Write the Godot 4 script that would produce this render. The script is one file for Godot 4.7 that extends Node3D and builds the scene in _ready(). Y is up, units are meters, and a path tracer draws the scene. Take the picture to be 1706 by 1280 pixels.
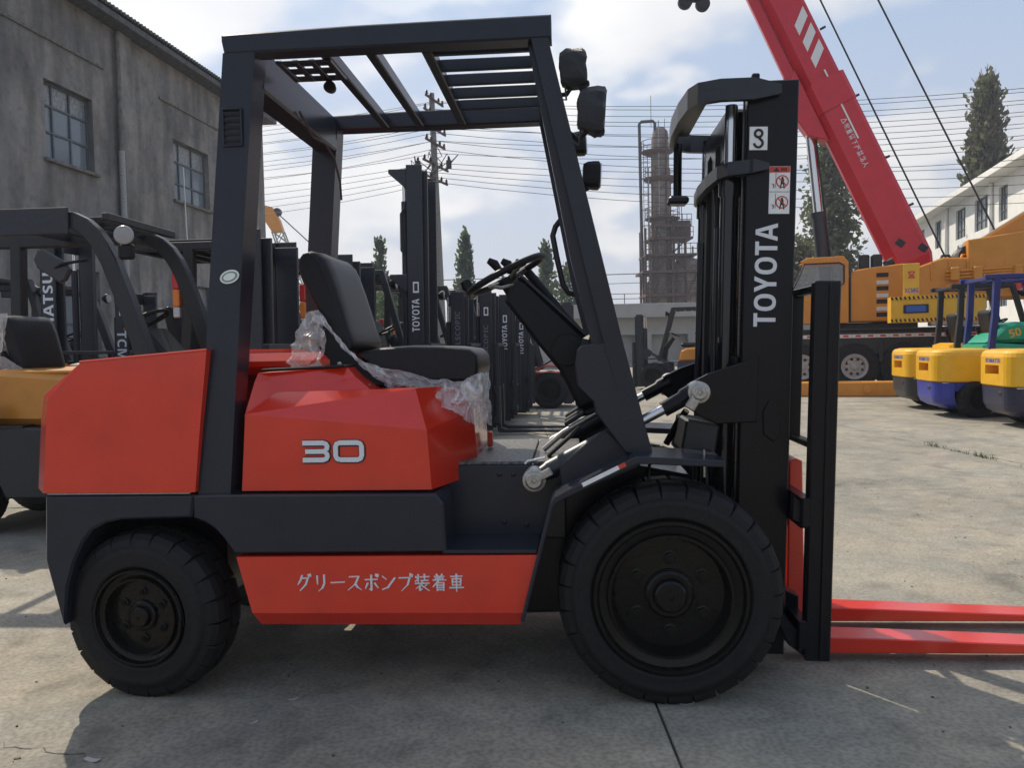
extends Node3D
# A refurbished red forklift in a concrete yard, parked forklifts, cranes and works buildings behind it.

var M := {}
var used := {}
var rng := RandomNumberGenerator.new()


# ---------------------------------------------------------------- mesh collector
class MB:
	var V := PackedVector3Array()
	var N := PackedVector3Array()
	var T := Transform3D()

	func tri(a: Vector3, b: Vector3, c: Vector3) -> void:   # counter-clockwise seen from outside
		var n := (b - a).cross(c - a)
		if n.length_squared() < 1e-16:
			return
		n = (T.basis * n).normalized()
		V.append(T * a); V.append(T * c); V.append(T * b)
		N.append(n); N.append(n); N.append(n)

	func tris(a: Vector3, b: Vector3, c: Vector3, na: Vector3, nb: Vector3, nc: Vector3) -> void:
		if (b - a).cross(c - a).length_squared() < 1e-18:
			return
		V.append(T * a); V.append(T * c); V.append(T * b)
		N.append((T.basis * na).normalized()); N.append((T.basis * nc).normalized()); N.append((T.basis * nb).normalized())

	func quad(a: Vector3, b: Vector3, c: Vector3, d: Vector3) -> void:
		tri(a, b, c); tri(a, c, d)

	func face(p: Array, out: Vector3) -> void:   # convex polygon, turned to look along out
		var n := Vector3.ZERO
		for i in p.size():
			var q: Vector3 = p[i]
			var r: Vector3 = p[(i + 1) % p.size()]
			n += q.cross(r)
		var flip := n.dot(out) < 0.0
		for i in range(1, p.size() - 1):
			if flip:
				tri(p[0], p[i + 1], p[i])
			else:
				tri(p[0], p[i], p[i + 1])

	func box(c: Vector3, s: Vector3, b := 0.0, B := Basis()) -> void:
		var keep := T
		T = T * Transform3D(B, c)
		var h := s * 0.5
		b = minf(b, minf(h.x, minf(h.y, h.z)) * 0.9)
		for a in 3:
			var u := (a + 1) % 3
			var w := (a + 2) % 3
			for sg in [-1.0, 1.0]:
				var pts := []
				for q in [[-1, -1], [1, -1], [1, 1], [-1, 1]]:
					var p := Vector3.ZERO
					p[a] = h[a] * sg
					p[u] = (h[u] - b) * q[0]
					p[w] = (h[w] - b) * q[1]
					pts.append(p)
				var o := Vector3.ZERO
				o[a] = sg
				face(pts, o)
				if b > 0.0:
					for sg2 in [-1.0, 1.0]:
						var e := []
						for q in [-1.0, 1.0]:
							var p := Vector3.ZERO
							p[a] = h[a] * sg; p[u] = (h[u] - b) * sg2; p[w] = (h[w] - b) * q
							e.append(p)
						for q in [1.0, -1.0]:
							var p := Vector3.ZERO
							p[a] = (h[a] - b) * sg; p[u] = h[u] * sg2; p[w] = (h[w] - b) * q
							e.append(p)
						var oo := Vector3.ZERO
						oo[a] = sg; oo[u] = sg2
						face(e, oo)
		if b > 0.0:
			for x in [-1.0, 1.0]:
				for y in [-1.0, 1.0]:
					for z in [-1.0, 1.0]:
						face([Vector3(x * h.x, y * (h.y - b), z * (h.z - b)), Vector3(x * (h.x - b), y * h.y, z * (h.z - b)), Vector3(x * (h.x - b), y * (h.y - b), z * h.z)], Vector3(x, y, z))
		T = keep

	func bar(a: Vector3, b: Vector3, w: float, t: float, bev := 0.0, side := Vector3(0, 0, 1)) -> void:   # box from a to b; w across, t along side
		var d := b - a
		var x := d.normalized()
		var z := (side - x * side.dot(x)).normalized()
		var y := z.cross(x)
		box((a + b) * 0.5, Vector3(d.length(), w, t), bev, Basis(x, y, z))

	func inset(p: PackedVector2Array, b: float) -> PackedVector2Array:
		var r := PackedVector2Array()
		var n := p.size()
		for i in n:
			var e0 := (p[i] - p[(i - 1 + n) % n]).normalized()
			var e1 := (p[(i + 1) % n] - p[i]).normalized()
			var n0 := Vector2(-e0.y, e0.x)
			var n1 := Vector2(-e1.y, e1.x)
			var k := 1.0 + n0.dot(n1)
			r.append(p[i] + (n0 + n1) * (b / maxf(k, 0.35)))
		return r

	func prism(pts: Array, z0: float, z1: float, b := 0.0) -> void:   # polygon in xy, pushed along z
		var p := PackedVector2Array()
		for q in pts:
			p.append(Vector2(q[0], q[1]))
		var area := 0.0
		for i in p.size():
			area += p[i].cross(p[(i + 1) % p.size()])
		if area < 0.0:
			p.reverse()
		var q := inset(p, b) if b > 0.0 else p
		var ix := Geometry2D.triangulate_polygon(q)
		for i in range(0, ix.size(), 3):
			var a := q[ix[i]]
			var c := q[ix[i + 1]]
			var d := q[ix[i + 2]]
			if (c - a).cross(d - a) < 0.0:
				var s := c
				c = d
				d = s
			tri(Vector3(a.x, a.y, z1), Vector3(c.x, c.y, z1), Vector3(d.x, d.y, z1))
			tri(Vector3(a.x, a.y, z0), Vector3(d.x, d.y, z0), Vector3(c.x, c.y, z0))
		for i in p.size():
			var j := (i + 1) % p.size()
			var bb := minf(b, (z1 - z0) * 0.45)
			quad(Vector3(p[i].x, p[i].y, z0 + bb), Vector3(p[j].x, p[j].y, z0 + bb), Vector3(p[j].x, p[j].y, z1 - bb), Vector3(p[i].x, p[i].y, z1 - bb))
			if b > 0.0:
				quad(Vector3(p[i].x, p[i].y, z1 - bb), Vector3(p[j].x, p[j].y, z1 - bb), Vector3(q[j].x, q[j].y, z1), Vector3(q[i].x, q[i].y, z1))
				quad(Vector3(q[i].x, q[i].y, z0), Vector3(q[j].x, q[j].y, z0), Vector3(p[j].x, p[j].y, z0 + bb), Vector3(p[i].x, p[i].y, z0 + bb))

	func loft(rings: Array, cap0 := true, cap1 := true) -> void:   # rings of equal length, flat faces
		for k in rings.size() - 1:
			var a: Array = rings[k]
			var b: Array = rings[k + 1]
			var mid := Vector3.ZERO
			for i in a.size():
				mid += a[i] + b[i]
			mid /= 2.0 * a.size()
			for i in a.size():
				var j := (i + 1) % a.size()
				var c: Vector3 = (a[i] + a[j] + b[i] + b[j]) * 0.25
				face([a[i], a[j], b[j]], c - mid)
				face([a[i], b[j], b[i]], c - mid)
		for e in [[cap0, rings[0], rings[1]], [cap1, rings[-1], rings[-2]]]:
			if e[0]:
				var m0 := Vector3.ZERO
				var m1 := Vector3.ZERO
				for i in e[1].size():
					m0 += e[1][i]
					m1 += e[2][i]
				face(e[1], m0 - m1)

	func loft_smooth(rings: Array) -> void:   # closed rings, rounded shading
		var nr := rings.size()
		var nc: int = rings[0].size()
		var mid := Vector3.ZERO
		for r in rings:
			for p in r:
				mid += p
		mid /= float(nr * nc)
		var nn := []
		for k in nr:
			var row := []
			for i in nc:
				var a: Vector3 = rings[mini(k + 1, nr - 1)][i] - rings[maxi(k - 1, 0)][i]
				var b: Vector3 = rings[k][(i + 1) % nc] - rings[k][(i - 1 + nc) % nc]
				var n := a.cross(b).normalized()
				if n.dot(rings[k][i] - mid) < 0.0:
					n = -n
				if k == 0:
					n = (n + (rings[0][i] - rings[1][i]).normalized() * 0.8).normalized()
				if k == nr - 1:
					n = (n + (rings[k][i] - rings[k - 1][i]).normalized() * 0.8).normalized()
				row.append(n)
			nn.append(row)
		for k in nr - 1:
			for i in nc:
				var j := (i + 1) % nc
				var a: Vector3 = rings[k][i]
				var b: Vector3 = rings[k][j]
				var c: Vector3 = rings[k + 1][j]
				var d: Vector3 = rings[k + 1][i]
				if (b - a).cross(c - a).dot(nn[k][i]) > 0.0:
					tris(a, b, c, nn[k][i], nn[k][j], nn[k + 1][j])
					tris(a, c, d, nn[k][i], nn[k + 1][j], nn[k + 1][i])
				else:
					tris(a, c, b, nn[k][i], nn[k + 1][j], nn[k][j])
					tris(a, d, c, nn[k][i], nn[k + 1][i], nn[k + 1][j])
		face(rings[0], rings[0][0] - rings[1][0])
		face(rings[-1], rings[-1][0] - rings[-2][0])

	func tube(path: Array, r, seg := 8, closed := false, caps := true) -> void:
		var n := path.size()
		var up := Vector3(0.123, 0.9, 0.31).normalized()
		var fr := []
		for i in n:
			var d: Vector3
			if closed:
				d = path[(i + 1) % n] - path[(i - 1 + n) % n]
			else:
				d = path[mini(i + 1, n - 1)] - path[maxi(i - 1, 0)]
			d = d.normalized()
			var u := up - d * up.dot(d)
			if u.length() < 0.05:
				u = Vector3(1, 0, 0) - d * d.x
			u = u.normalized()
			up = u
			fr.append([u, d.cross(u)])
		var last := n if closed else n - 1
		for i in last:
			var j := (i + 1) % n
			var ri: float = r[i] if r is Array else r
			var rj: float = r[j] if r is Array else r
			for k in seg:
				var t0 := TAU * k / seg
				var t1 := TAU * (k + 1) / seg
				var a: Vector3 = fr[i][0] * cos(t0) + fr[i][1] * sin(t0)
				var b: Vector3 = fr[i][0] * cos(t1) + fr[i][1] * sin(t1)
				var c: Vector3 = fr[j][0] * cos(t1) + fr[j][1] * sin(t1)
				var e: Vector3 = fr[j][0] * cos(t0) + fr[j][1] * sin(t0)
				var pi_: Vector3 = path[i]
				var pj: Vector3 = path[j]
				tris(pi_ + a * ri, pi_ + b * ri, pj + c * rj, a, b, c)
				tris(pi_ + a * ri, pj + c * rj, pj + e * rj, a, c, e)
		if caps and not closed:
			for e in [[0, 1], [n - 1, n - 2]]:
				var pts := []
				var rr: float = r[e[0]] if r is Array else r
				for k in seg:
					pts.append(path[e[0]] + (fr[e[0]][0] * cos(TAU * k / seg) + fr[e[0]][1] * sin(TAU * k / seg)) * rr)
				face(pts, path[e[0]] - path[e[1]])

	func lathe(prof: Array, seg := 24, smooth := false) -> void:   # [r, h] pairs turned about local z; h along z; profile listed from back to front, outside
		for k in prof.size() - 1:
			var r0: float = prof[k][0]
			var h0: float = prof[k][1]
			var r1: float = prof[k + 1][0]
			var h1: float = prof[k + 1][1]
			var nn := Vector2(h1 - h0, -(r1 - r0)).normalized()   # (radial, axial)
			var n0 := nn
			var n1 := nn
			if smooth:
				if k > 0:
					n0 = (nn + Vector2(h0 - prof[k - 1][1], -(r0 - prof[k - 1][0])).normalized()).normalized()
				if k < prof.size() - 2:
					n1 = (nn + Vector2(prof[k + 2][1] - h1, -(prof[k + 2][0] - r1)).normalized()).normalized()
			for i in seg:
				var t0 := TAU * i / seg
				var t1 := TAU * (i + 1) / seg
				var c0 := Vector3(cos(t0), sin(t0), 0)
				var c1 := Vector3(cos(t1), sin(t1), 0)
				var z := Vector3(0, 0, 1)
				var a := c0 * r0 + z * h0
				var b := c1 * r0 + z * h0
				var c := c1 * r1 + z * h1
				var d := c0 * r1 + z * h1
				tris(a, b, c, c0 * n0.x + z * n0.y, c1 * n0.x + z * n0.y, c1 * n1.x + z * n1.y)
				tris(a, c, d, c0 * n0.x + z * n0.y, c1 * n1.x + z * n1.y, c0 * n1.x + z * n1.y)

	func mesh() -> ArrayMesh:
		var a := []
		a.resize(Mesh.ARRAY_MAX)
		a[Mesh.ARRAY_VERTEX] = V
		a[Mesh.ARRAY_NORMAL] = N
		var m := ArrayMesh.new()
		m.add_surface_from_arrays(Mesh.PRIMITIVE_TRIANGLES, a)
		return m


# ---------------------------------------------------------------- nodes
func numbered(called: String) -> String:
	used[called] = used.get(called, -1) + 1
	return called if used[called] == 0 else "%s_%03d" % [called, used[called]]


func tag(o: Node, label: String, category: String, group := "") -> Node:
	o.set_meta("label", label)
	o.set_meta("category", category)
	if group:
		o.set_meta("group", group)
	return o


func thing(called: String, label: String, category: String, at := Vector3.ZERO, turn := 0.0, group := "") -> Node3D:
	var o := Node3D.new()
	o.name = numbered(called)
	add_child(o)
	o.position = at
	o.rotation.y = turn
	tag(o, label, category, group)
	return o


func piece(parent: Node, called: String, m: Mesh, mat: Material, at := Vector3.ZERO, B := Basis()) -> MeshInstance3D:
	var o := MeshInstance3D.new()
	o.name = numbered(called) if parent == self else called
	o.mesh = m
	o.material_override = mat
	parent.add_child(o, true)
	o.transform = Transform3D(B, at)
	return o


func hub(parent: Node, called: String, at := Vector3.ZERO, B := Basis()) -> Node3D:   # a part made of sub-parts
	var o := Node3D.new()
	o.name = called
	parent.add_child(o, true)
	o.transform = Transform3D(B, at)
	return o


func structure(called: String, m: Mesh, mat: Material, at := Vector3.ZERO, B := Basis()) -> MeshInstance3D:
	var o := piece(self, called, m, mat, at, B)
	o.set_meta("kind", "structure")
	return o


func bx(parent: Node, called: String, mat: Material, c: Vector3, s: Vector3, b := 0.004, B := Basis()) -> MeshInstance3D:
	var m := MB.new()
	m.box(Vector3.ZERO, s, b)
	return piece(parent, called, m.mesh(), mat, c, B)


func pr(parent: Node, called: String, mat: Material, pts: Array, z0: float, z1: float, b := 0.004) -> MeshInstance3D:
	var m := MB.new()
	m.prism(pts, z0, z1, b)
	return piece(parent, called, m.mesh(), mat)


func tb(parent: Node, called: String, mat: Material, path: Array, r, seg := 8, closed := false) -> MeshInstance3D:
	var m := MB.new()
	m.tube(path, r, seg, closed)
	return piece(parent, called, m.mesh(), mat)


var fonts := {}
func lettering(parent: Node, s: String, w: float, h: float, c: Vector3, mat: Material, B := Basis(), face := "Droid Sans", bold := true, depth := 0.002) -> MeshInstance3D:
	var key := face + str(bold)
	if not fonts.has(key):
		var f := SystemFont.new()
		f.font_names = PackedStringArray([face])
		f.font_weight = 700 if bold else 400
		fonts[key] = f
	var t := TextMesh.new()
	t.font = fonts[key]
	t.font_size = 48
	t.pixel_size = 0.01
	t.depth = depth
	t.text = s
	t.curve_step = 2.0
	var a := t.get_aabb()
	var o := MeshInstance3D.new()
	o.name = "lettering"
	o.mesh = t
	o.material_override = mat
	parent.add_child(o, true)
	var sc := Vector3(w / maxf(a.size.x, 1e-4), h / maxf(a.size.y, 1e-4), 1.0)
	o.transform = Transform3D(B * Basis.from_scale(sc), c) * Transform3D(Basis(), -(a.position + a.size * 0.5))
	return o


func strokes(parent: Node, called: String, glyphs: Array, size: Vector2, pitch: float, c: Vector3, mat: Material, pen: float, B := Basis()) -> MeshInstance3D:
	# brush-lettered glyphs: each a list of polylines on a unit square, y up
	var m := MB.new()
	for g in glyphs.size():
		var off := Vector2((g - (glyphs.size() - 1) * 0.5) * pitch, 0)
		var k := 0
		for line in glyphs[g]:
			var pts := []
			for i in range(0, line.size(), 2):
				pts.append(off + Vector2((line[i] - 0.5) * size.x, (line[i + 1] - 0.5) * size.y))
			for i in pts.size() - 1:
				var p: Vector2 = pts[i]
				var q: Vector2 = pts[i + 1]
				var d := (q - p).normalized()
				var n := Vector2(-d.y, d.x)
				var w0 := pen * (0.62 if absf(d.x) > absf(d.y) else 1.0)
				var w1 := w0 * (0.55 if i == pts.size() - 2 and d.y < -0.2 else 0.95)
				p -= d * pen * 0.25
				q += d * pen * 0.25
				var lift := 0.0006 * (k % 4)
				m.prism([[p.x + n.x * w0 * 0.5, p.y + n.y * w0 * 0.5], [p.x - n.x * w0 * 0.5, p.y - n.y * w0 * 0.5], [q.x - n.x * w1 * 0.5, q.y - n.y * w1 * 0.5], [q.x + n.x * w1 * 0.5, q.y + n.y * w1 * 0.5]], 0.0, 0.0012 + lift)
				k += 1
	return piece(parent, called, m.mesh(), mat, c, B)


# ---------------------------------------------------------------- materials
func noise_tex(freq: float, lo: float, hi: float, seed_: int, octaves := 4, size := 384, kind := FastNoiseLite.TYPE_SIMPLEX_SMOOTH, bump := false) -> NoiseTexture2D:
	var n := FastNoiseLite.new()
	n.noise_type = kind
	n.frequency = freq
	n.seed = seed_
	n.fractal_octaves = octaves
	var t := NoiseTexture2D.new()
	t.width = size
	t.height = size
	t.seamless = true
	t.noise = n
	if not bump:
		var g := Gradient.new()
		g.offsets = PackedFloat32Array([0.0, 0.35, 0.65, 1.0])
		var mid := (lo + hi) * 0.5
		g.colors = PackedColorArray([Color(lo, lo, lo), Color(mid, mid, mid), Color(hi * 0.98, hi * 0.98, hi * 0.98), Color(hi, hi, hi)])
		t.color_ramp = g
	return t


func lin(r: float, g: float, b: float, a := 1.0) -> Color:
	var c := Color(r, g, b).linear_to_srgb()
	c.a = a
	return c


var tex := {}
func mat(called: String, c: Color, rough: float, metal := 0.0, t := "", scale := 1.0, bump := 0.0, bump_t := "grain", world := false) -> StandardMaterial3D:
	var m := StandardMaterial3D.new()
	m.resource_name = called
	m.albedo_color = c
	m.roughness = rough
	m.metallic = metal
	m.uv1_triplanar = true
	m.uv1_world_triplanar = world
	m.uv1_scale = Vector3.ONE * scale
	if t:
		m.albedo_texture = tex[t]
	if bump > 0.0:
		m.heightmap_enabled = true
		m.heightmap_texture = tex[bump_t]
		m.heightmap_scale = bump
	if c.a < 1.0:
		m.transparency = BaseMaterial3D.TRANSPARENCY_ALPHA
	M[called] = m
	return m


func layers(list: Array, size: int) -> Array:
	var out := []
	for l in list:
		var n := FastNoiseLite.new()
		n.noise_type = l[2] if l.size() > 2 else FastNoiseLite.TYPE_SIMPLEX_SMOOTH
		n.frequency = l[0]
		n.seed = l[1]
		n.fractal_octaves = l[3] if l.size() > 3 else 4
		var im := n.get_seamless_image(size, size)
		im.convert(Image.FORMAT_L8)
		out.append(im.get_data())
	return out


func concrete_image(base: Color, seed_: int, amount: float) -> ImageTexture:
	var s := 768
	var L := layers([[0.004, seed_], [0.016, seed_ + 1], [0.07, seed_ + 2], [0.35, seed_ + 3, FastNoiseLite.TYPE_VALUE, 2], [0.028, seed_ + 4]], s)
	var d := PackedByteArray()
	d.resize(s * s * 3)
	for i in s * s:
		var a: float = L[0][i] / 255.0
		var b: float = L[1][i] / 255.0
		var c: float = L[2][i] / 255.0
		var e: float = L[3][i] / 255.0
		var f: float = L[4][i] / 255.0
		var v := 0.80 + 0.20 * (a - 0.5) * 2.0 * 0.8 + 0.26 * (b - 0.5) + 0.22 * (c - 0.5) + 0.10 * (e - 0.5)
		if f > 0.63:
			v -= (f - 0.63) * 0.9          # oil-dark blotches
		if f < 0.30:
			v += (0.30 - f) * 0.6          # pale worn patches
		if e > 0.82 and c > 0.52:
			v -= 0.10                       # grit
		v = 0.84 + (v - 0.80) * amount
		var warm := 1.0 + 0.05 * (b - 0.5)
		d[i * 3] = int(clampf(base.r * v * warm, 0.0, 1.0) * 255.0)
		d[i * 3 + 1] = int(clampf(base.g * v, 0.0, 1.0) * 255.0)
		d[i * 3 + 2] = int(clampf(base.b * v / warm, 0.0, 1.0) * 255.0)
	return ImageTexture.create_from_image(Image.create_from_data(s, s, false, Image.FORMAT_RGB8, d))


func make_materials() -> void:
	tex.soft = noise_tex(0.012, 0.92, 1.0, 3)
	tex.mottle = noise_tex(0.03, 0.80, 1.0, 7, 5)
	tex.dirt = noise_tex(0.02, 0.66, 1.0, 19, 6)
	tex.scuff = noise_tex(0.035, 0.30, 1.0, 53, 5)
	tex.fine = noise_tex(0.12, 0.78, 1.0, 11, 4)
	tex.grain = noise_tex(0.09, 0, 1, 21, 5, 384, FastNoiseLite.TYPE_SIMPLEX_SMOOTH, true)
	tex.wave = noise_tex(0.006, 0, 1, 29, 2, 256, FastNoiseLite.TYPE_SIMPLEX_SMOOTH, true)
	tex.ground = concrete_image(Color(0.715, 0.69, 0.63), 41, 0.55)
	tex.wall = concrete_image(Color(0.63, 0.615, 0.60), 77, 0.5)
	# the main forklift
	mat("red_paint", lin(0.68, 0.034, 0.014), 0.20, 0.0, "soft", 0.9, 0.02, "wave")
	M.red_paint.clearcoat_enabled = true
	M.red_paint.clearcoat = 0.35
	M.red_paint.clearcoat_roughness = 0.08
	mat("dark_paint", lin(0.021, 0.024, 0.035), 0.26, 0.0, "soft", 1.3, 0.015, "wave")
	mat("black_paint", lin(0.0085, 0.0085, 0.011), 0.22, 0.0, "soft", 1.7)
	mat("rim_black", lin(0.009, 0.0085, 0.008), 0.20, 0.0, "mottle", 4.0, 0.01)
	mat("rubber", lin(0.0165, 0.0162, 0.0165), 0.62, 0.0, "mottle", 3.0, 0.06)
	mat("chrome", lin(0.62, 0.62, 0.63), 0.16, 1.0)
	mat("steel", lin(0.42, 0.41, 0.39), 0.38, 0.9, "mottle", 6.0)
	mat("vinyl", lin(0.018, 0.018, 0.021), 0.42, 0.0, "soft", 4.0, 0.05, "grain")
	mat("plastic_black", lin(0.012, 0.012, 0.014), 0.45, 0.0, "soft", 3.0)
	mat("wrap", lin(0.03, 0.034, 0.042), 0.32, 0.0, "mottle", 9.0, 0.5, "grain")
	mat("film", lin(0.90, 0.89, 0.88, 0.30), 0.17)
	mat("floor_mat", lin(0.15, 0.145, 0.135), 0.5, 0.0, "scuff", 3.4, 0.05)
	mat("white_print", lin(0.80, 0.81, 0.85), 0.45, 0.0, "fine", 5.0)
	mat("faded_print", lin(0.17, 0.18, 0.20), 0.6, 0.0, "dirt", 9.0)
	mat("white_sticker", lin(0.82, 0.82, 0.82), 0.42, 0.0, "soft", 6.0)
	mat("red_sticker", lin(0.55, 0.05, 0.03), 0.42)
	mat("black_print", lin(0.012, 0.012, 0.012), 0.5)
	mat("green_print", lin(0.16, 0.30, 0.20), 0.5)
	mat("amber_lens", lin(0.85, 0.24, 0.02), 0.18)
	mat("red_lens", lin(0.62, 0.025, 0.02), 0.18)
	mat("clear_lens", lin(0.62, 0.63, 0.65), 0.12)
	mat("cylinder_gloss", lin(0.010, 0.010, 0.012), 0.10)
	mat("track_steel", lin(0.30, 0.29, 0.28), 0.30, 0.9, "mottle", 6.0)
	for k in ["black_paint", "rim_black", "rubber", "plastic_black", "vinyl"]:
		M[k].metallic_specular = 0.33
	M.dark_paint.metallic_specular = 0.40
	# the yard
	mat("concrete_a", Color(1, 1, 1), 0.86, 0.0, "ground", 0.13, 0.25, "grain", true)
	mat("concrete_b", Color(0.965, 0.965, 0.96), 0.88, 0.0, "ground", 0.117, 0.25, "grain", true)
	mat("concrete_c", Color(1, 0.99, 0.965), 0.84, 0.0, "ground", 0.143, 0.25, "grain", true)
	for k in ["concrete_a", "concrete_b", "concrete_c"]:
		M[k].detail_enabled = true
		M[k].detail_albedo = tex.fine
		M[k].detail_blend_mode = BaseMaterial3D.BLEND_MODE_MUL
		M[k].detail_uv_layer = BaseMaterial3D.DETAIL_UV_2
		M[k].uv2_triplanar = true
		M[k].uv2_world_triplanar = true
		M[k].uv2_scale = Vector3.ONE * 0.9
	M.concrete_b.uv1_offset = Vector3(0.31, 0.0, 0.57)
	M.concrete_c.uv1_offset = Vector3(0.73, 0.0, 0.21)
	mat("joint_dirt", lin(0.11, 0.10, 0.085), 0.95, 0.0, "mottle", 2.0, 0.2, "grain", true)
	mat("weed", lin(0.07, 0.095, 0.03), 0.8)
	M.weed.backlight_enabled = true
	M.weed.backlight = Color(0.25, 0.3, 0.1)
	mat("paper", lin(0.42, 0.40, 0.37), 0.8)
	mat("leaf_dry", lin(0.10, 0.07, 0.04), 0.8)
	# buildings
	mat("old_cement", Color(1, 1, 1), 0.9, 0.0, "wall", 0.09, 0.3, "grain", true)
	M.old_cement.detail_enabled = true
	M.old_cement.detail_albedo = tex.dirt
	M.old_cement.detail_blend_mode = BaseMaterial3D.BLEND_MODE_MUL
	M.old_cement.detail_uv_layer = BaseMaterial3D.DETAIL_UV_2
	M.old_cement.uv2_triplanar = true
	M.old_cement.uv2_world_triplanar = true
	M.old_cement.uv2_scale = Vector3(0.16, 0.035, 0.16)
	mat("cement_trim", lin(0.19, 0.18, 0.165), 0.9, 0.0, "dirt", 0.6, 0.0, "grain", true)
	mat("roof_sheet", lin(0.10, 0.10, 0.105), 0.7, 0.0, "dirt", 0.5)
	mat("old_frame", lin(0.11, 0.13, 0.15), 0.6, 0.0, "dirt", 2.0)
	mat("window_glass", lin(0.17, 0.20, 0.225), 0.08, 0.0, "", 1.0)
	mat("dull_glass", lin(0.26, 0.275, 0.28), 0.3, 0.0, "dirt", 1.0)
	mat("plaster_white", lin(0.82, 0.825, 0.80), 0.85, 0.0, "soft", 0.25, 0.0, "grain", true)
	mat("pipe_grey", lin(0.36, 0.36, 0.36), 0.6, 0.0, "mottle", 1.5)
	mat("rust_steel", lin(0.11, 0.06, 0.048), 0.8, 0.0, "dirt", 0.35, 0.0, "grain", true)
	mat("tower_shell", lin(0.25, 0.20, 0.165), 0.75, 0.0, "dirt", 0.16, 0.0, "grain", true)
	mat("grey_panel", lin(0.36, 0.36, 0.35), 0.8, 0.0, "soft", 0.2, 0.0, "grain", true)
	mat("pole_concrete", lin(0.24, 0.235, 0.225), 0.9, 0.0, "mottle", 0.7)
	mat("cable", lin(0.035, 0.037, 0.042), 0.6)
	# machines
	mat("crane_red", lin(0.60, 0.018, 0.035), 0.35, 0.0, "soft", 0.4)
	mat("crane_orange", lin(0.68, 0.265, 0.025), 0.42, 0.0, "soft", 0.5)
	mat("crane_yellow", lin(0.80, 0.44, 0.03), 0.40, 0.0, "soft", 0.7)
	mat("fork_orange", lin(0.56, 0.235, 0.035), 0.34, 0.0, "soft", 0.9)
	mat("fork_yellow", lin(0.84, 0.46, 0.022), 0.32, 0.0, "soft", 0.9)
	mat("fork_blue", lin(0.03, 0.045, 0.34), 0.32, 0.0, "soft", 0.9)
	mat("guard_blue", lin(0.016, 0.026, 0.17), 0.36, 0.0, "soft", 0.9)
	mat("fork_navy", lin(0.018, 0.02, 0.055), 0.34, 0.0, "soft", 0.9)
	mat("fork_green", lin(0.02, 0.36, 0.22), 0.32, 0.0, "soft", 0.9)
	mat("fork_grey", lin(0.03, 0.031, 0.036), 0.42, 0.0, "soft", 0.9)
	mat("fork_red", lin(0.36, 0.04, 0.03), 0.4, 0.0, "mottle", 0.9)
	mat("worn_black", lin(0.015, 0.016, 0.020), 0.46, 0.0, "mottle", 2.0)
	mat("worn_blue_black", lin(0.016, 0.019, 0.028), 0.40, 0.0, "mottle", 2.0)
	mat("truck_black", lin(0.018, 0.019, 0.021), 0.5, 0.0, "dirt", 1.0)
	mat("wheel_silver", lin(0.50, 0.49, 0.48), 0.42, 0.3, "mottle", 3.0)
	mat("machine_white", lin(0.66, 0.67, 0.66), 0.45, 0.0, "soft", 1.0)
	mat("cab_glass", lin(0.30, 0.34, 0.35, 0.22), 0.05)
	mat("mirror_glass", lin(0.55, 0.57, 0.6), 0.05, 1.0)
	mat("lamp_face", lin(0.36, 0.36, 0.36), 0.25, 0.0, "mottle", 12.0)
	mat("tape_red", lin(0.55, 0.05, 0.05), 0.5)
	mat("print_blue", lin(0.03, 0.10, 0.42), 0.5)
	mat("bark", lin(0.11, 0.085, 0.06), 0.9)
	for l in [["leaf_dark", lin(0.035, 0.060, 0.034)], ["leaf_mid", lin(0.055, 0.10, 0.035)], ["leaf_olive", lin(0.075, 0.075, 0.04)], ["leaf_brown", lin(0.085, 0.068, 0.042)]]:
		mat(l[0], l[1], 0.75)
		M[l[0]].backlight_enabled = true
		M[l[0]].backlight = Color(0.32, 0.36, 0.22)


# ---------------------------------------------------------------- scene
const YAW := -0.0733
const ORIGIN := Vector3(0.538, 0.0, -3.201)
const SUN_FROM := Vector3(-0.537, 1.02, -0.844)


func _ready() -> void:
	rng.seed = 20240611
	# camera: a phone held at chest height, a little nose-down and not quite level
	var cam := Camera3D.new()
	cam.name = "camera"
	add_child(cam)
	var pitch := deg_to_rad(-2.6)
	var roll := deg_to_rad(1.15)
	var fwd := Vector3(0, sin(pitch), -cos(pitch))
	var up0 := Vector3(0, cos(pitch), sin(pitch))
	var right := Vector3(1, 0, 0) * cos(roll) - up0 * sin(roll)
	var up := up0 * cos(roll) + Vector3(1, 0, 0) * sin(roll)
	cam.transform = Transform3D(Basis(right, up, -fwd), Vector3(0, 1.18, 0))
	cam.fov = 50.24
	cam.near = 0.05
	cam.far = 1500.0
	cam.current = true
	# sky, exposure
	var we := WorldEnvironment.new()
	we.name = "world_environment"
	var env := Environment.new()
	env.background_mode = Environment.BG_SKY
	var sky := Sky.new()
	var sm := PanoramaSkyMaterial.new()
	sm.panorama = sky_image()
	sky.sky_material = sm
	env.sky = sky
	env.tonemap_mode = Environment.TONE_MAPPER_LINEAR
	env.tonemap_exposure = 1.0
	env.sdfgi_enabled = true
	env.ssao_enabled = true
	env.ssil_enabled = true
	env.fog_enabled = true
	env.fog_density = 0.0012
	env.fog_light_color = Color(0.80, 0.83, 0.88)
	we.environment = env
	add_child(we)
	# sun: high, behind the trucks and to the left
	var sun := DirectionalLight3D.new()
	sun.name = "sun"
	add_child(sun)
	sun.look_at_from_position(SUN_FROM * 20.0, Vector3.ZERO, Vector3.UP)
	sun.light_energy = 1.4
	sun.light_color = Color(1.0, 0.95, 0.87)
	sun.light_angular_distance = 0.6
	sun.shadow_enabled = true

	make_materials()
	make_ground()
	make_buildings()
	make_tower()
	make_trees()
	make_power_lines()
	make_cranes()
	make_background_forklifts()
	make_main_forklift()
	make_litter()


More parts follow.
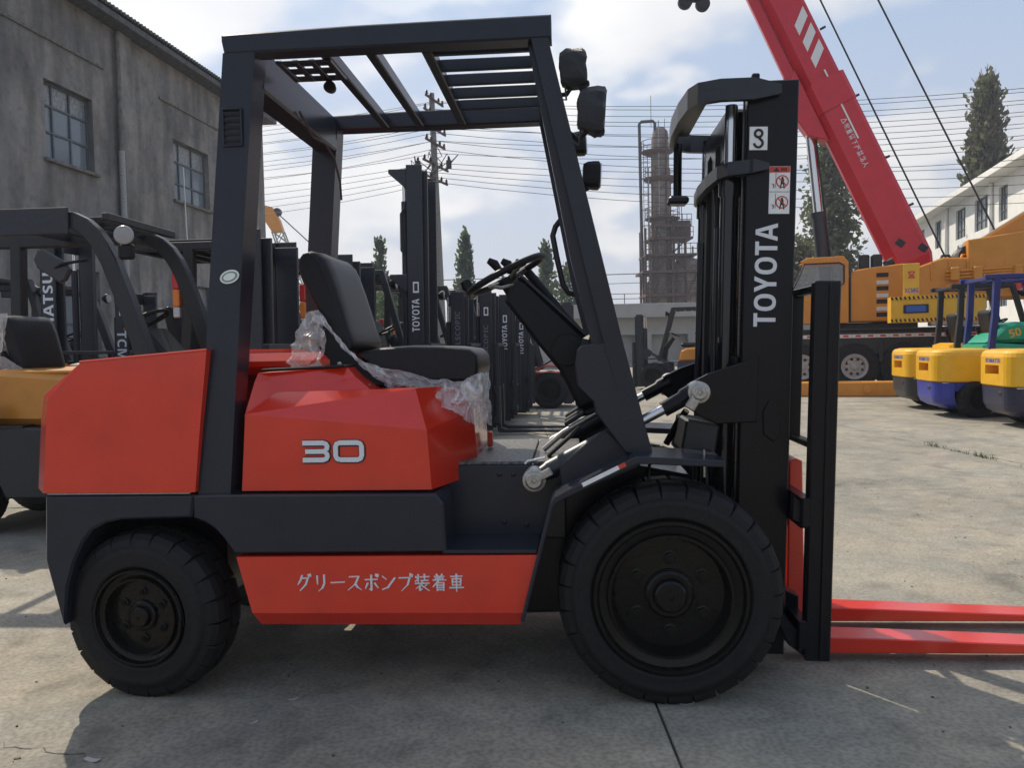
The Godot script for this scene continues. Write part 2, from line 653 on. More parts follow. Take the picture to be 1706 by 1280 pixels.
func sky_image() -> ImageTexture:
	var w := 1536
	var h := 768
	var im := Image.create_empty(w, h, false, Image.FORMAT_RGBF)
	var n := FastNoiseLite.new()
	n.noise_type = FastNoiseLite.TYPE_SIMPLEX_SMOOTH
	n.fractal_type = FastNoiseLite.FRACTAL_FBM
	n.fractal_octaves = 6
	n.frequency = 1.0
	n.seed = 12
	var n2 := FastNoiseLite.new()
	n2.noise_type = FastNoiseLite.TYPE_SIMPLEX_SMOOTH
	n2.fractal_octaves = 4
	n2.frequency = 1.0
	n2.seed = 5
	var sun := SUN_FROM.normalized()
	var low := Vector3(0.80, 0.795, 0.80)
	var mid := Vector3(0.40, 0.53, 0.755)
	var top := Vector3(0.27, 0.39, 0.64)
	for y in h:
		var el := PI * (0.5 - (y + 0.5) / h)
		if el < -0.02:
			for x in w:
				im.set_pixel(x, y, Color(0.30, 0.29, 0.27))
			continue
		var t := clampf(el / 0.42, 0.0, 1.0)
		var base := low.lerp(mid, pow(t, 0.62))
		base = base.lerp(top, clampf((el - 0.42) / 1.1, 0.0, 1.0))
		for x in w:
			var az := TAU * (x + 0.5) / w
			var d := Vector3(sin(az) * cos(el), sin(el), -cos(az) * cos(el))
			var c := base
			var s := maxf(d.dot(sun), 0.0)
			c += Vector3(0.34, 0.33, 0.31) * pow(s, 5.0) + Vector3(0.9, 0.86, 0.78) * pow(s, 40.0)
			var p := Vector3(d.x, d.y * 2.6, d.z) / (0.42 + d.y)
			var f := n.get_noise_3dv(p * 1.55) + 0.30 * n2.get_noise_3dv(p * 0.5)
			f += 0.60 * s * s + 0.10 * exp(-el * 4.0) - 0.10
			var k := smoothstep(0.02, 0.34, f)
			# low, flat-based cumulus along the horizon
			var g2 := n.get_noise_3dv(Vector3(d.x * 3.4, el * 9.0, d.z * 3.4) + Vector3(2.0, 0, 4.0)) + 0.25 * n2.get_noise_3dv(d * 2.2 + Vector3(9, 3, 0))
			k = maxf(k, smoothstep(0.06, 0.30, g2 - 0.9 * absf(el - 0.20)) * clampf(1.5 - el * 2.6, 0.0, 1.0))
			var shade := clampf(0.5 + 0.9 * n2.get_noise_3dv(p * 2.1 + Vector3(7, 0, 0)), 0.0, 1.0)
			var cl := Vector3(0.68, 0.685, 0.71).lerp(Vector3(0.95, 0.93, 0.90), shade) * (0.92 + 0.55 * s * s)
			c = c.lerp(cl, k * 0.86)
			im.set_pixel(x, y, Color(c.x, c.y, c.z))
	return ImageTexture.create_from_image(im)


# ---------------------------------------------------------------- ground
func make_ground() -> void:
	var m := MB.new()
	m.quad(Vector3(-700, 0, 200), Vector3(700, 0, 200), Vector3(700, 0, -1200), Vector3(-700, 0, -1200))
	var g := structure("ground", m.mesh(), M.concrete_b, Vector3(0, -0.022, 0))
	m = MB.new()
	m.quad(Vector3(-15, 0, 3), Vector3(30, 0, 3), Vector3(30, 0, -48), Vector3(-15, 0, -48))
	piece(g, "joint_bed", m.mesh(), M.joint_dirt, Vector3(0, 0.013, 0))
	var sx := 4.15
	var sz := 4.6
	var shapes := []
	for v in 3:
		m = MB.new()
		m.box(Vector3(0, -0.02, 0), Vector3(sx - [0.007, 0.009, 0.006][v], 0.04, sz - [0.006, 0.008, 0.007][v]), 0.003)
		shapes.append(m.mesh())
	var kinds := [M.concrete_a, M.concrete_b, M.concrete_c]
	for i in range(-3, 7):
		for j in range(-1, 10):
			var r := absi(i * 7 + j * 13) % 3
			piece(g, "slab", shapes[r], kinds[absi(i * 5 + j * 3 + 1) % 3], Vector3(0.45 + (i + 0.5) * sx, 0.022 + 0.0015 * ((i * 3 + j * 5) % 3), 2.85 - (j + 0.5) * sz))
	# hairline cracks wandering over the slabs
	for c in [[4.55, -9.0, 4.75, -7.3, 0.006], [3.3, -10.2, 4.4, -9.7, 0.006], [2.6, -6.9, 3.9, -5.9, 0.003], [-1.9, -2.5, -1.2, -2.35, 0.002], [1.7, -2.5, 2.1, -2.62, 0.002], [5.2, -7.6, 6.6, -7.1, 0.005]]:
		m = MB.new()
		var pa := Vector3(c[0], 0.0268, c[1])
		var pb := Vector3(c[2], 0.0268, c[3])
		var nrm := (pb - pa).cross(Vector3.UP).normalized()
		var last := pa
		for i in 24:
			var q := pa.lerp(pb, (i + 1) / 24.0) + nrm * rng.randfn(0.0, 0.016)
			var w: float = c[4] * rng.randf_range(0.4, 1.0)
			m.face([last + nrm * w, last - nrm * w, q - nrm * w, q + nrm * w], Vector3.UP)
			last = q
		piece(g, "crack", m.mesh(), M.joint_dirt)
	# grit and crumbs lying about
	m = MB.new()
	for i in 420:
		var px := rng.randf_range(-3.0, 5.5)
		var pz := rng.randf_range(-7.0, -2.1)
		var r := rng.randf_range(0.0015, 0.0045)
		m.box(Vector3(px, 0.003 + r * 0.5, pz), Vector3(r * 2.0, r, r * rng.randf_range(1.0, 2.2)), r * 0.3, Basis(Vector3.UP, rng.randf() * TAU))
	var grit := piece(self, "gravel", m.mesh(), M.joint_dirt)
	tag(grit, "fine dark grit and crumbs scattered over the concrete around the forklift", "grit")
	grit.set_meta("kind", "stuff")
	# weeds in the long joint to the right
	for k in [[4.60, -8.9, 1.0], [4.60, -8.45, 0.7], [4.60, -8.0, 1.2], [4.60, -7.2, 0.6]]:
		m = MB.new()
		for i in int(50 * k[2]):
			var a := rng.randf() * TAU
			var at := Vector3(rng.randfn(0, 0.02), 0, rng.randfn(0, 0.10))
			var tip := at + Vector3(cos(a) * 0.03, rng.randf_range(0.02, 0.055) * k[2], sin(a) * 0.03)
			var sd := Vector3(-sin(a), 0, cos(a)) * 0.004
			m.tri(at - sd, at + sd, tip)
		var o := piece(self, "weeds", m.mesh(), M.weed, Vector3(k[0], 0.0, k[1]))
		tag(o, "small tuft of green weeds growing in the joint of the concrete yard", "weeds", "weeds in the yard joint")
		o.set_meta("kind", "stuff")


func make_litter() -> void:
	# scraps lying on the concrete: [x, z, length, width, turn, material, label]
	var scraps := [
		[-0.76, -2.72, 0.030, 0.008, 0.5, M.paper, "curled pale scrap lying under the forklift between its wheels"],
		[-0.84, -2.55, 0.026, 0.006, 0.9, M.paper, "thin pale scrap on shaded concrete in front of rear tyre"],
		[-1.24, -2.33, 0.050, 0.018, -0.3, M.paper, "flat white flake on sunlit concrete at the lower left"],
		[-1.47, -2.35, 0.018, 0.010, 0.4, M.leaf_dry, "dark crumb on sunlit concrete at the lower left"],
		[0.55, -2.62, 0.05, 0.002, 0.1, M.paper, "thin white straw lying behind the front tyre"],
		[1.18, -2.72, 0.016, 0.008, 1.2, M.leaf_dry, "dark crumb on concrete right of the front tyre"],
		[0.86, -2.32, 0.04, 0.002, 0.0, M.paper, "pale straw lying on the concrete near the front tyre"],
		[-0.15, -2.62, 0.06, 0.002, 0.05, M.paper, "thin white straw under the forklift step"],
	]
	for s in scraps:
		var m := MB.new()
		var rings := []
		for i in 5:
			var u := i / 4.0 - 0.5
			var y: float = 0.0035 + s[2] * 0.08 * pow(absf(u) * 2.0, 2.0)
			var w: float = s[3] * (1.0 - 0.6 * u * u)
			rings.append([Vector3(u * s[2], y, -w * 0.5), Vector3(u * s[2], y, w * 0.5), Vector3(u * s[2], y + 0.0015, w * 0.5), Vector3(u * s[2], y + 0.0015, -w * 0.5)])
		m.loft(rings)
		tag(piece(self, "scrap", m.mesh(), s[5], Vector3(s[0], 0, s[1]), Basis(Vector3.UP, s[4])), s[6], "litter", "scraps on the ground")


# ---------------------------------------------------------------- shared machine parts
var shared := {}


func tyre_mesh(R: float, W: float, r: float, lugs: int, seg := 48) -> ArrayMesh:
	var key := "tyre%s_%s_%s" % [R, W, r]
	if shared.has(key):
		return shared[key]
	var m := MB.new()
	var h := W * 0.5
	var c := R - 0.013
	var s := R - r
	var side := [[r, h - 0.02], [r + 0.008, h - 0.004], [r + s * 0.14, h + 0.002], [r + s * 0.22, h - 0.004], [r + s * 0.42, h + 0.006], [r + s * 0.62, h + 0.002], [c - 0.03, h - 0.012], [c, h - 0.045]]
	var prof := []
	for p in side:
		prof.append([p[0], -p[1]])
	for i in side.size():
		prof.append([side[side.size() - 1 - i][0], side[side.size() - 1 - i][1]])
	m.lathe(prof, seg, true)
	for i in lugs:
		for sg in [-1.0, 1.0]:
			var a: float = TAU * (i + (0.0 if sg > 0 else 0.5)) / lugs
			var tw := TAU * R / lugs * (0.440 + 0.018 * sin(i * 2.7))
			var skew: float = 0.30 * sg
			var rad := Vector3(cos(a), sin(a), 0)
			var axl := Vector3(0, 0, sg)
			var tan := rad.cross(axl)
			m.T = Transform3D(Basis(rad, axl, tan), Vector3.ZERO)
			# block that runs from the shoulder to the middle of the tread
			var pts := [[c - 0.060, h - 0.014], [c - 0.045, h - 0.001], [c - 0.010, h - 0.010], [R - 0.006, h - 0.026], [R, h - 0.052], [R, 0.01], [c - 0.01, 0.01], [c - 0.02, h - 0.06]]
			m.prism(pts, -tw, tw, 0.003)
	m.T = Transform3D()
	shared[key] = m.mesh()
	return shared[key]


func rim_mesh(r: float, W: float, seg := 40) -> ArrayMesh:
	var key := "rim%s_%s" % [r, W]
	if shared.has(key):
		return shared[key]
	var h := W * 0.5
	var k := r / 0.25
	var m := MB.new()
	m.lathe([[0.02, -h + 0.02], [r, -h + 0.01], [r, h - 0.012], [r + 0.004, h - 0.004], [r - 0.002 * k, h + 0.006], [r - 0.012 * k, h + 0.006], [r - 0.020 * k, h - 0.010], [r - 0.044 * k, h - 0.016], [r - 0.048 * k, h - 0.004], [r - 0.057 * k, h - 0.004], [r - 0.063 * k, h - 0.030 * k], [r - 0.072 * k, h - 0.056 * k], [r - 0.150 * k, h - 0.053 * k], [0.084 * k, h - 0.052 * k], [0.082 * k, h - 0.046 * k], [0.0, h - 0.046 * k]], seg)
	shared[key] = m.mesh()
	return shared[key]


func make_wheel(parent: Node, at: Vector3, R: float, W: float, r: float, side: float, steer := 0.0, rim_mat: Material = null, lugs := 24, detailed := true) -> void:
	var w := hub(parent, "wheel", at, Basis(Vector3.UP, steer + (0.0 if side > 0 else PI)) * Basis(Vector3(0, 0, 1), 0.37 * side))
	var rm: Material = rim_mat if rim_mat else M.rim_black
	piece(w, "tyre", tyre_mesh(R, W, r, lugs, 48 if detailed else 28), M.rubber)
	piece(w, "rim", rim_mesh(r, W, 44 if detailed else 24), rm)
	var k := r / 0.25
	var h := W * 0.5
	var key := "hubcap%s_%s" % [r, W]
	if not shared.has(key):
		var m := MB.new()
		m.lathe([[0.080 * k, h - 0.052 * k], [0.078 * k, h - 0.036 * k], [0.070 * k, h - 0.030 * k], [0.058 * k, h - 0.030 * k], [0.052 * k, h - 0.010 * k], [0.045 * k, h - 0.004 * k], [0.010 * k, h - 0.003 * k], [0.008 * k, h - 0.009 * k], [0.0, h - 0.009 * k]], 28)
		shared[key] = m.mesh()
		m = MB.new()
		m.lathe([[0.026 * k, 0.0], [0.026 * k, 0.004], [0.018 * k, 0.006], [0.017 * k, 0.022 * k], [0.010 * k, 0.023 * k], [0.009 * k, 0.032 * k], [0.0, 0.032 * k]], 6)
		shared[key + "nut"] = m.mesh()
	piece(w, "hub_cap", shared[key], rm)
	if rm == M.wheel_silver:
		if not shared.has("hand_hole"):
			var q := MB.new()
			q.lathe([[0.036, -0.01], [0.034, 0.004], [0.026, 0.004], [0.022, -0.004], [0.0, -0.004]], 12)
			shared.hand_hole = q.mesh()
		for i in 8:
			var a := TAU * i / 8.0
			piece(w, "hand_hole", shared.hand_hole, M.truck_black, Vector3(cos(a) * r * 0.60, sin(a) * r * 0.60, h - 0.050 * k))
	if detailed or rm == M.wheel_silver:
		for i in 6:
			var a := TAU * i / 6.0 + PI / 2 - 0.37 * side
			piece(w, "wheel_nut", shared[key + "nut"], rm, Vector3(cos(a) * 0.122 * k, sin(a) * 0.122 * k, h - 0.052 * k))


func beam(parent: Node, called: String, mt: Material, rings: Array) -> MeshInstance3D:
	var m := MB.new()
	m.loft(rings)
	return piece(parent, called, m.mesh(), mt)


func quad_ring(x0: float, x1: float, y0: float, y1: float, z0: float, z1: float) -> Array:   # ring in a near-horizontal plane; y0 at x0, y1 at x1
	return [Vector3(x0, y0, z0), Vector3(x1, y1, z0), Vector3(x1, y1, z1), Vector3(x0, y0, z1)]


func crumple(parent: Node, called: String, mt: Material, top: Array, bottom: Array, rough: float, seed_: int, nu := 40, nv := 14) -> MeshInstance3D:
	# a loose sheet between two 3D lines, wrinkled
	var n := FastNoiseLite.new()
	n.seed = seed_
	n.frequency = 8.5
	n.fractal_octaves = 2
	var at := func(line: Array, u: float) -> Vector3:
		var f := u * (line.size() - 1)
		var i := mini(int(f), line.size() - 2)
		var a: Vector3 = line[i]
		return a.lerp(line[i + 1], f - i)
	var P := []
	for i in nu + 1:
		var row := []
		for j in nv + 1:
			var a: Vector3 = at.call(top, float(i) / nu)
			var b: Vector3 = at.call(bottom, float(i) / nu)
			var p := a.lerp(b, float(j) / nv)
			var w := 0.35 + 0.65 * sin(PI * float(j) / nv * 0.8 + 0.3)
			var uu := float(i) / nu * a.distance_to(top[-1] if i < nu / 2 else top[0])
			var q := Vector3(uu * 3.2, float(j) / nv * 0.07 * nv / 8.0, 0.0)
			var fold := 1.0 - 2.0 * absf(n.get_noise_3dv(q))
			p += Vector3(n.get_noise_3dv(q * 1.7 + Vector3(3, 0, 2)) * 0.7, n.get_noise_3dv(p * 1.2 + Vector3(5, 0, 0)) * 0.4, fold * 0.75 - 0.4 + 0.6 * n.get_noise_3dv(p * 2.6)) * rough * w
			row.append(p)
		P.append(row)
	var m := MB.new()
	for i in nu:
		for j in nv:
			m.quad(P[i][j], P[i][j + 1], P[i + 1][j + 1], P[i + 1][j])
	return piece(parent, called, m.mesh(), mt)


# ---------------------------------------------------------------- the red forklift in front
func make_main_forklift() -> void:
	var F := thing("forklift", "large red and black forklift in front with white number 30 on its hood", "forklift", ORIGIN, YAW)
	var red: Material = M.red_paint
	var dark: Material = M.dark_paint
	var black: Material = M.black_paint

	# counterweight: red block, dark tail below it
	var m := MB.new()
	var rings := []
	for s in [[-0.60, 0.0], [-0.50, 0.085], [-0.30, 0.13], [0.30, 0.13], [0.50, 0.085], [0.60, 0.0]]:
		var t: float = s[1]
		var z: float = s[0]
		var dz := 0.0
		rings.append([Vector3(-2.092 - t, 0.716, z), Vector3(-2.070 - t, 0.965, z), Vector3(-2.056 - t, 1.042, z), Vector3(-1.938 - t * 0.6, 1.158, z), Vector3(-1.505, 1.190, z), Vector3(-1.535, 0.955, z), Vector3(-1.562, 0.716, z)])
		dz += 0.0
	m.loft(rings)
	piece(F, "counterweight", m.mesh(), red)
	m = MB.new()
	m.prism([[-1.945, 1.1535], [-1.505, 1.1855], [-1.505, 1.1945], [-1.945, 1.1625]], 0.588, 0.604, 0.003)
	piece(F, "counterweight_edge", m.mesh(), red)
	m = MB.new()
	m.prism([[-2.088, 0.708], [-2.098, 0.486], [-2.040, 0.262], [-2.022, 0.396], [-1.995, 0.480], [-1.962, 0.545], [-1.926, 0.590], [-1.880, 0.614], [-1.828, 0.624], [-1.578, 0.630], [-1.566, 0.708]], -0.60, 0.60, 0.008)
	piece(F, "counterweight_tail", m.mesh(), dark)
	bx(F, "counterweight_seam", M.steel, Vector3(-1.83, 0.7125, 0.594), Vector3(0.50, 0.006, 0.012), 0.002)
	bx(F, "axle_light_block", black, Vector3(-1.80, 0.42, 0.0), Vector3(0.42, 0.34, 0.66), 0.03)  # added block at the axle, stops light showing through the rear wheel wells
	tb(F, "steering_axle", black, [Vector3(-1.783, 0.285, -0.5), Vector3(-1.783, 0.285, 0.5)], 0.05, 12)

	# frame
	pr(F, "frame", dark, [[-1.572, 0.706], [-0.752, 0.704], [-0.728, 0.672], [-0.722, 0.512], [-1.436, 0.508], [-1.472, 0.561], [-1.500, 0.592], [-1.534, 0.614], [-1.572, 0.628]], -0.60, 0.60, 0.006)
	pr(F, "chassis", black, [[-1.46, 0.70], [-0.40, 0.70], [-0.20, 0.78], [0.10, 0.72], [0.16, 0.40], [0.05, 0.24], [-1.36, 0.20], [-1.46, 0.45]], -0.345, 0.345, 0.01)
	for sd in [1.0, -1.0]:
		m = MB.new()
		var o: float = 0.604 * sd
		var i_: float = 0.34 * sd
		var lo: float = 0.566 * sd
		var ringo := []
		for p in [[-1.427, 0.498, o], [-0.425, 0.503, o], [-0.473, 0.313, o], [-0.486, 0.262, lo], [-1.364, 0.259, lo], [-1.379, 0.309, o]]:
			ringo.append(Vector3(p[0], p[1], p[2]))
		var ringi := []
		for p in ringo:
			ringi.append(Vector3(p.x, p.y, i_))
		m.loft([ringi, ringo], true, false)
		m.face([ringo[0], ringo[1], ringo[2], ringo[5]], Vector3(0, 0, sd))
		m.face([ringo[5], ringo[2], ringo[3], ringo[4]], Vector3(0, -0.5, sd))
		piece(F, "side_skirt", m.mesh(), red)
		# step and the wall behind it
		pr(F, "step_tread", dark, [[-0.735, 0.518], [-0.425, 0.518], [-0.428, 0.506], [-0.735, 0.506]], minf(0.345 * sd, 0.597 * sd), maxf(0.345 * sd, 0.597 * sd), 0.002)
		bx(F, "step_lip", dark, Vector3(-0.575, 0.516, 0.350 * sd), Vector3(0.29, 0.022, 0.012), 0.003)
	pr(F, "floor_box", dark, [[-0.76, 0.762], [-0.33, 0.762], [-0.33, 0.50], [-0.76, 0.50]], -0.362, 0.362, 0.006)
	for p in [[-0.564, 0.731], [-0.513, 0.731], [-0.47, 0.55], [-0.55, 0.56]]:
		m = MB.new()
		m.lathe([[0.009, 0.0], [0.009, 0.005], [0.004, 0.008], [0.0, 0.008]], 10)
		piece(F, "bolt", m.mesh(), dark, Vector3(p[0], p[1], 0.362))
	bx(F, "floor_plate", M.floor_mat, Vector3(-0.60, 0.768, 0.0), Vector3(0.30, 0.012, 0.70), 0.003)
	bx(F, "floor_plate", M.floor_mat, Vector3(-0.36, 0.768, 0.0), Vector3(0.17, 0.012, 0.70), 0.003)

	# engine hood
	m = MB.new()
	var zs := [1.0, -1.0]
	var ring := func(l: Array) -> Array:
		var a := []
		for p in l:
			a.append(Vector3(p[0], p[1], p[2]))
		for i in l.size():
			var p: Array = l[l.size() - 1 - i]
			a.append(Vector3(p[0], p[1], -p[2]))
		return a
	m.loft([
		ring.call([[-1.418, 0.712, 0.56], [-0.772, 0.712, 0.56], [-0.655, 0.712, 0.20]]),
		ring.call([[-1.398, 0.972, 0.56], [-0.784, 0.911, 0.56], [-0.672, 0.948, 0.20]]),
		ring.call([[-1.318, 1.040, 0.475], [-0.835, 1.045, 0.475], [-0.735, 1.040, 0.18]]),
	])
	piece(F, "engine_hood", m.mesh(), red)
	m = MB.new()
	m.loft([
		ring.call([[-1.402, 0.965, 0.556], [-1.345, 1.022, 0.49], [-1.00, 1.032, 0.40]]),
		ring.call([[-1.386, 1.075, 0.50], [-1.350, 1.078, 0.455], [-1.07, 1.085, 0.37]]),
		ring.call([[-1.382, 1.106, 0.475], [-1.352, 1.110, 0.44], [-1.10, 1.118, 0.36]]),
	])
	piece(F, "hood_riser", m.mesh(), red)
	bx(F, "hood_gasket", M.plastic_black, Vector3(-1.25, 1.119, 0.0), Vector3(0.30, 0.010, 0.80), 0.003, Basis(Vector3(0, 0, 1), 0.03))
	bx(F, "rear_cover", red, Vector3(-1.47, 1.135, -0.10), Vector3(0.56, 0.08, 0.78), 0.03)
	bx(F, "hood_latch", M.red_sticker, Vector3(-0.635, 0.81, -0.05), Vector3(0.02, 0.06, 0.05), 0.004)
	# the number on the hood side
	number_30(F, Vector3(-1.103, 0.844, 0.561))

	# brush lettering on the skirt
	var gl := [
		[[0.36, 0.95, 0.22, 0.62, 0.05, 0.40], [0.34, 0.78, 0.78, 0.80, 0.62, 0.40, 0.20, 0.02], [0.80, 1.0, 0.88, 0.86], [0.92, 1.04, 1.0, 0.92]],
		[[0.24, 0.92, 0.25, 0.42], [0.74, 0.98, 0.74, 0.45, 0.60, 0.18, 0.34, 0.0]],
		[[0.02, 0.50, 0.98, 0.54]],
		[[0.14, 0.86, 0.80, 0.88, 0.56, 0.42, 0.04, 0.05], [0.54, 0.44, 0.72, 0.22, 0.98, 0.06]],
		[[0.06, 0.68, 0.92, 0.70], [0.50, 0.96, 0.50, 0.04, 0.38, 0.10], [0.24, 0.46, 0.08, 0.16], [0.74, 0.46, 0.96, 0.18], [0.86, 1.02, 0.98, 0.98, 0.94, 0.86, 0.83, 0.92, 0.86, 1.02]],
		[[0.10, 0.88, 0.36, 0.70], [0.08, 0.08, 0.46, 0.20, 0.96, 0.78]],
		[[0.06, 0.78, 0.82, 0.80, 0.66, 0.36, 0.24, 0.0], [0.88, 1.04, 1.0, 0.98, 0.96, 0.86, 0.86, 0.92, 0.88, 1.04]],
		[[0.22, 0.98, 0.22, 0.52], [0.04, 0.86, 0.14, 0.76], [0.02, 0.58, 0.22, 0.68], [0.36, 0.84, 0.98, 0.86], [0.66, 1.0, 0.66, 0.62], [0.42, 0.62, 0.92, 0.63], [0.50, 0.54, 0.50, 0.46], [0.02, 0.44, 0.98, 0.46], [0.48, 0.42, 0.06, 0.12], [0.32, 0.28, 0.32, 0.02, 0.48, 0.10], [0.42, 0.34, 0.98, 0.0], [0.80, 0.36, 0.60, 0.22]],
		[[0.30, 1.0, 0.40, 0.88], [0.70, 1.0, 0.60, 0.88], [0.16, 0.86, 0.84, 0.87], [0.22, 0.75, 0.78, 0.76], [0.06, 0.64, 0.96, 0.65], [0.48, 0.86, 0.40, 0.56, 0.06, 0.24], [0.34, 0.46, 0.34, 0.0], [0.34, 0.47, 0.80, 0.48, 0.80, 0.0], [0.36, 0.33, 0.78, 0.33], [0.36, 0.19, 0.78, 0.19], [0.36, 0.05, 0.78, 0.05]],
		[[0.10, 0.86, 0.90, 0.88], [0.22, 0.72, 0.22, 0.32], [0.22, 0.72, 0.80, 0.73, 0.78, 0.32], [0.24, 0.53, 0.76, 0.53], [0.22, 0.34, 0.78, 0.34], [0.02, 0.17, 0.98, 0.19], [0.50, 1.0, 0.50, -0.04]],
	]
	strokes(F, "lettering", gl, Vector2(0.047, 0.054), 0.0565, Vector3(-0.944, 0.413, 0.605), M.white_print, 0.0066, Basis(Vector3(0, 0, 1), 0.004))

	# front fenders
	for sd in [1.0, -1.0]:
		var za: float = minf(0.345 * sd, 0.622 * sd)
		var zb: float = maxf(0.345 * sd, 0.622 * sd)
		pr(F, "fender", dark, [[0.175, 0.808], [-0.103, 0.824], [-0.363, 0.697], [-0.380, 0.675], [-0.424, 0.508], [-0.482, 0.290], [-0.470, 0.288], [-0.412, 0.502], [-0.368, 0.666], [-0.352, 0.680], [-0.098, 0.800], [0.172, 0.786]], za, zb, 0.003)
		pr(F, "fender_bracket", dark, [[0.150, 0.79], [0.162, 0.79], [0.172, 0.62], [0.162, 0.62]], minf(0.30 * sd, 0.345 * sd), maxf(0.30 * sd, 0.345 * sd), 0.002)
	m = MB.new()
	m.prism([[-0.278, 0.746], [-0.162, 0.802], [-0.156, 0.790], [-0.272, 0.734]], 0.6225, 0.6245)
	piece(F, "sticker", m.mesh(), M.white_sticker, Vector3(0.0, -0.006, 0))
	m = MB.new()
	m.prism([[-0.162, 0.802], [-0.140, 0.8125], [-0.134, 0.8005], [-0.156, 0.790]], 0.6225, 0.6245)
	piece(F, "sticker_end", m.mesh(), M.red_sticker, Vector3(0.0, -0.006, 0))
	tb(F, "brake_hose", black, [Vector3(-0.03, 0.80, 0.42), Vector3(-0.05, 0.76, 0.45), Vector3(-0.05, 0.70, 0.46)], 0.006, 6)
	tb(F, "fender_bolt", M.steel, [Vector3(0.125, 0.83, 0.52), Vector3(0.125, 0.74, 0.52)], 0.004, 6)
	tb(F, "front_axle", black, [Vector3(0, 0.37, -0.42), Vector3(0, 0.37, 0.42)], 0.11, 16)

	for sd in [1.0, -1.0]:
		make_wheel(F, Vector3(0.004, 0.362, 0.478 * sd), 0.365, 0.25, 0.250, sd, 0.0, M.rim_black, 27)
		make_wheel(F, Vector3(-1.775, 0.285, 0.490 * sd), 0.289, 0.20, 0.165, sd, -0.10 if sd > 0 else -0.08, M.rim_black, 22)

	make_guard(F)
	make_seat(F)
	make_controls(F)
	make_mast(F)


func number_30(F: Node3D, at: Vector3) -> void:
	# wide squared figures, raised badge with a dark edge
	for k in 2:
		var shade: Material = [M.black_print, M.white_print][k]
		var grow: float = [0.0035, 0.0][k]
		var m := MB.new()
		var w := 0.0160 + grow * 2.0
		var d: float = [0.003, 0.006][k]
		var H := 0.0285
		# three: top, middle and bottom strokes joined by a rounded right side
		var rt := []
		for q in [[-0.044, H], [0.026, H], [0.036, H - 0.004], [0.040, H - 0.012], [0.038, 0.008], [0.030, 0.0], [0.038, -0.008], [0.040, -H + 0.012], [0.036, -H + 0.004], [0.026, -H], [-0.044, -H]]:
			rt.append(q)
		m.T = Transform3D(Basis(), Vector3(-0.056 + (0.001 if k == 0 else 0.0), (-0.0015 if k == 0 else 0.0), 0))
		m.prism(ribbon(rt, w), 0.0, d, 0.0)
		m.box(Vector3(-0.002, 0, d * 0.5), Vector3(0.066, w * 0.95, d * 0.98))
		# nought: rounded box ring
		m.T = Transform3D(Basis(), Vector3(0.056 + (0.001 if k == 0 else 0.0), (-0.0015 if k == 0 else 0.0), 0))
		var ring := []
		for q in [[0.0, H], [0.030, H], [0.040, H - 0.004], [0.044, H - 0.013], [0.044, -H + 0.013], [0.040, -H + 0.004], [0.030, -H], [-0.030, -H], [-0.040, -H + 0.004], [-0.044, -H + 0.013], [-0.044, H - 0.013], [-0.040, H - 0.004], [-0.030, H], [0.001, H]]:
			ring.append(q)
		m.prism(ribbon(ring.slice(0, 8), w), 0.0, d, 0.0)
		m.prism(ribbon(ring.slice(7, 14), w), 0.0, d * 0.99, 0.0)
		piece(F, "number_badge" if k == 1 else "number_badge_edge", m.mesh(), shade, at)


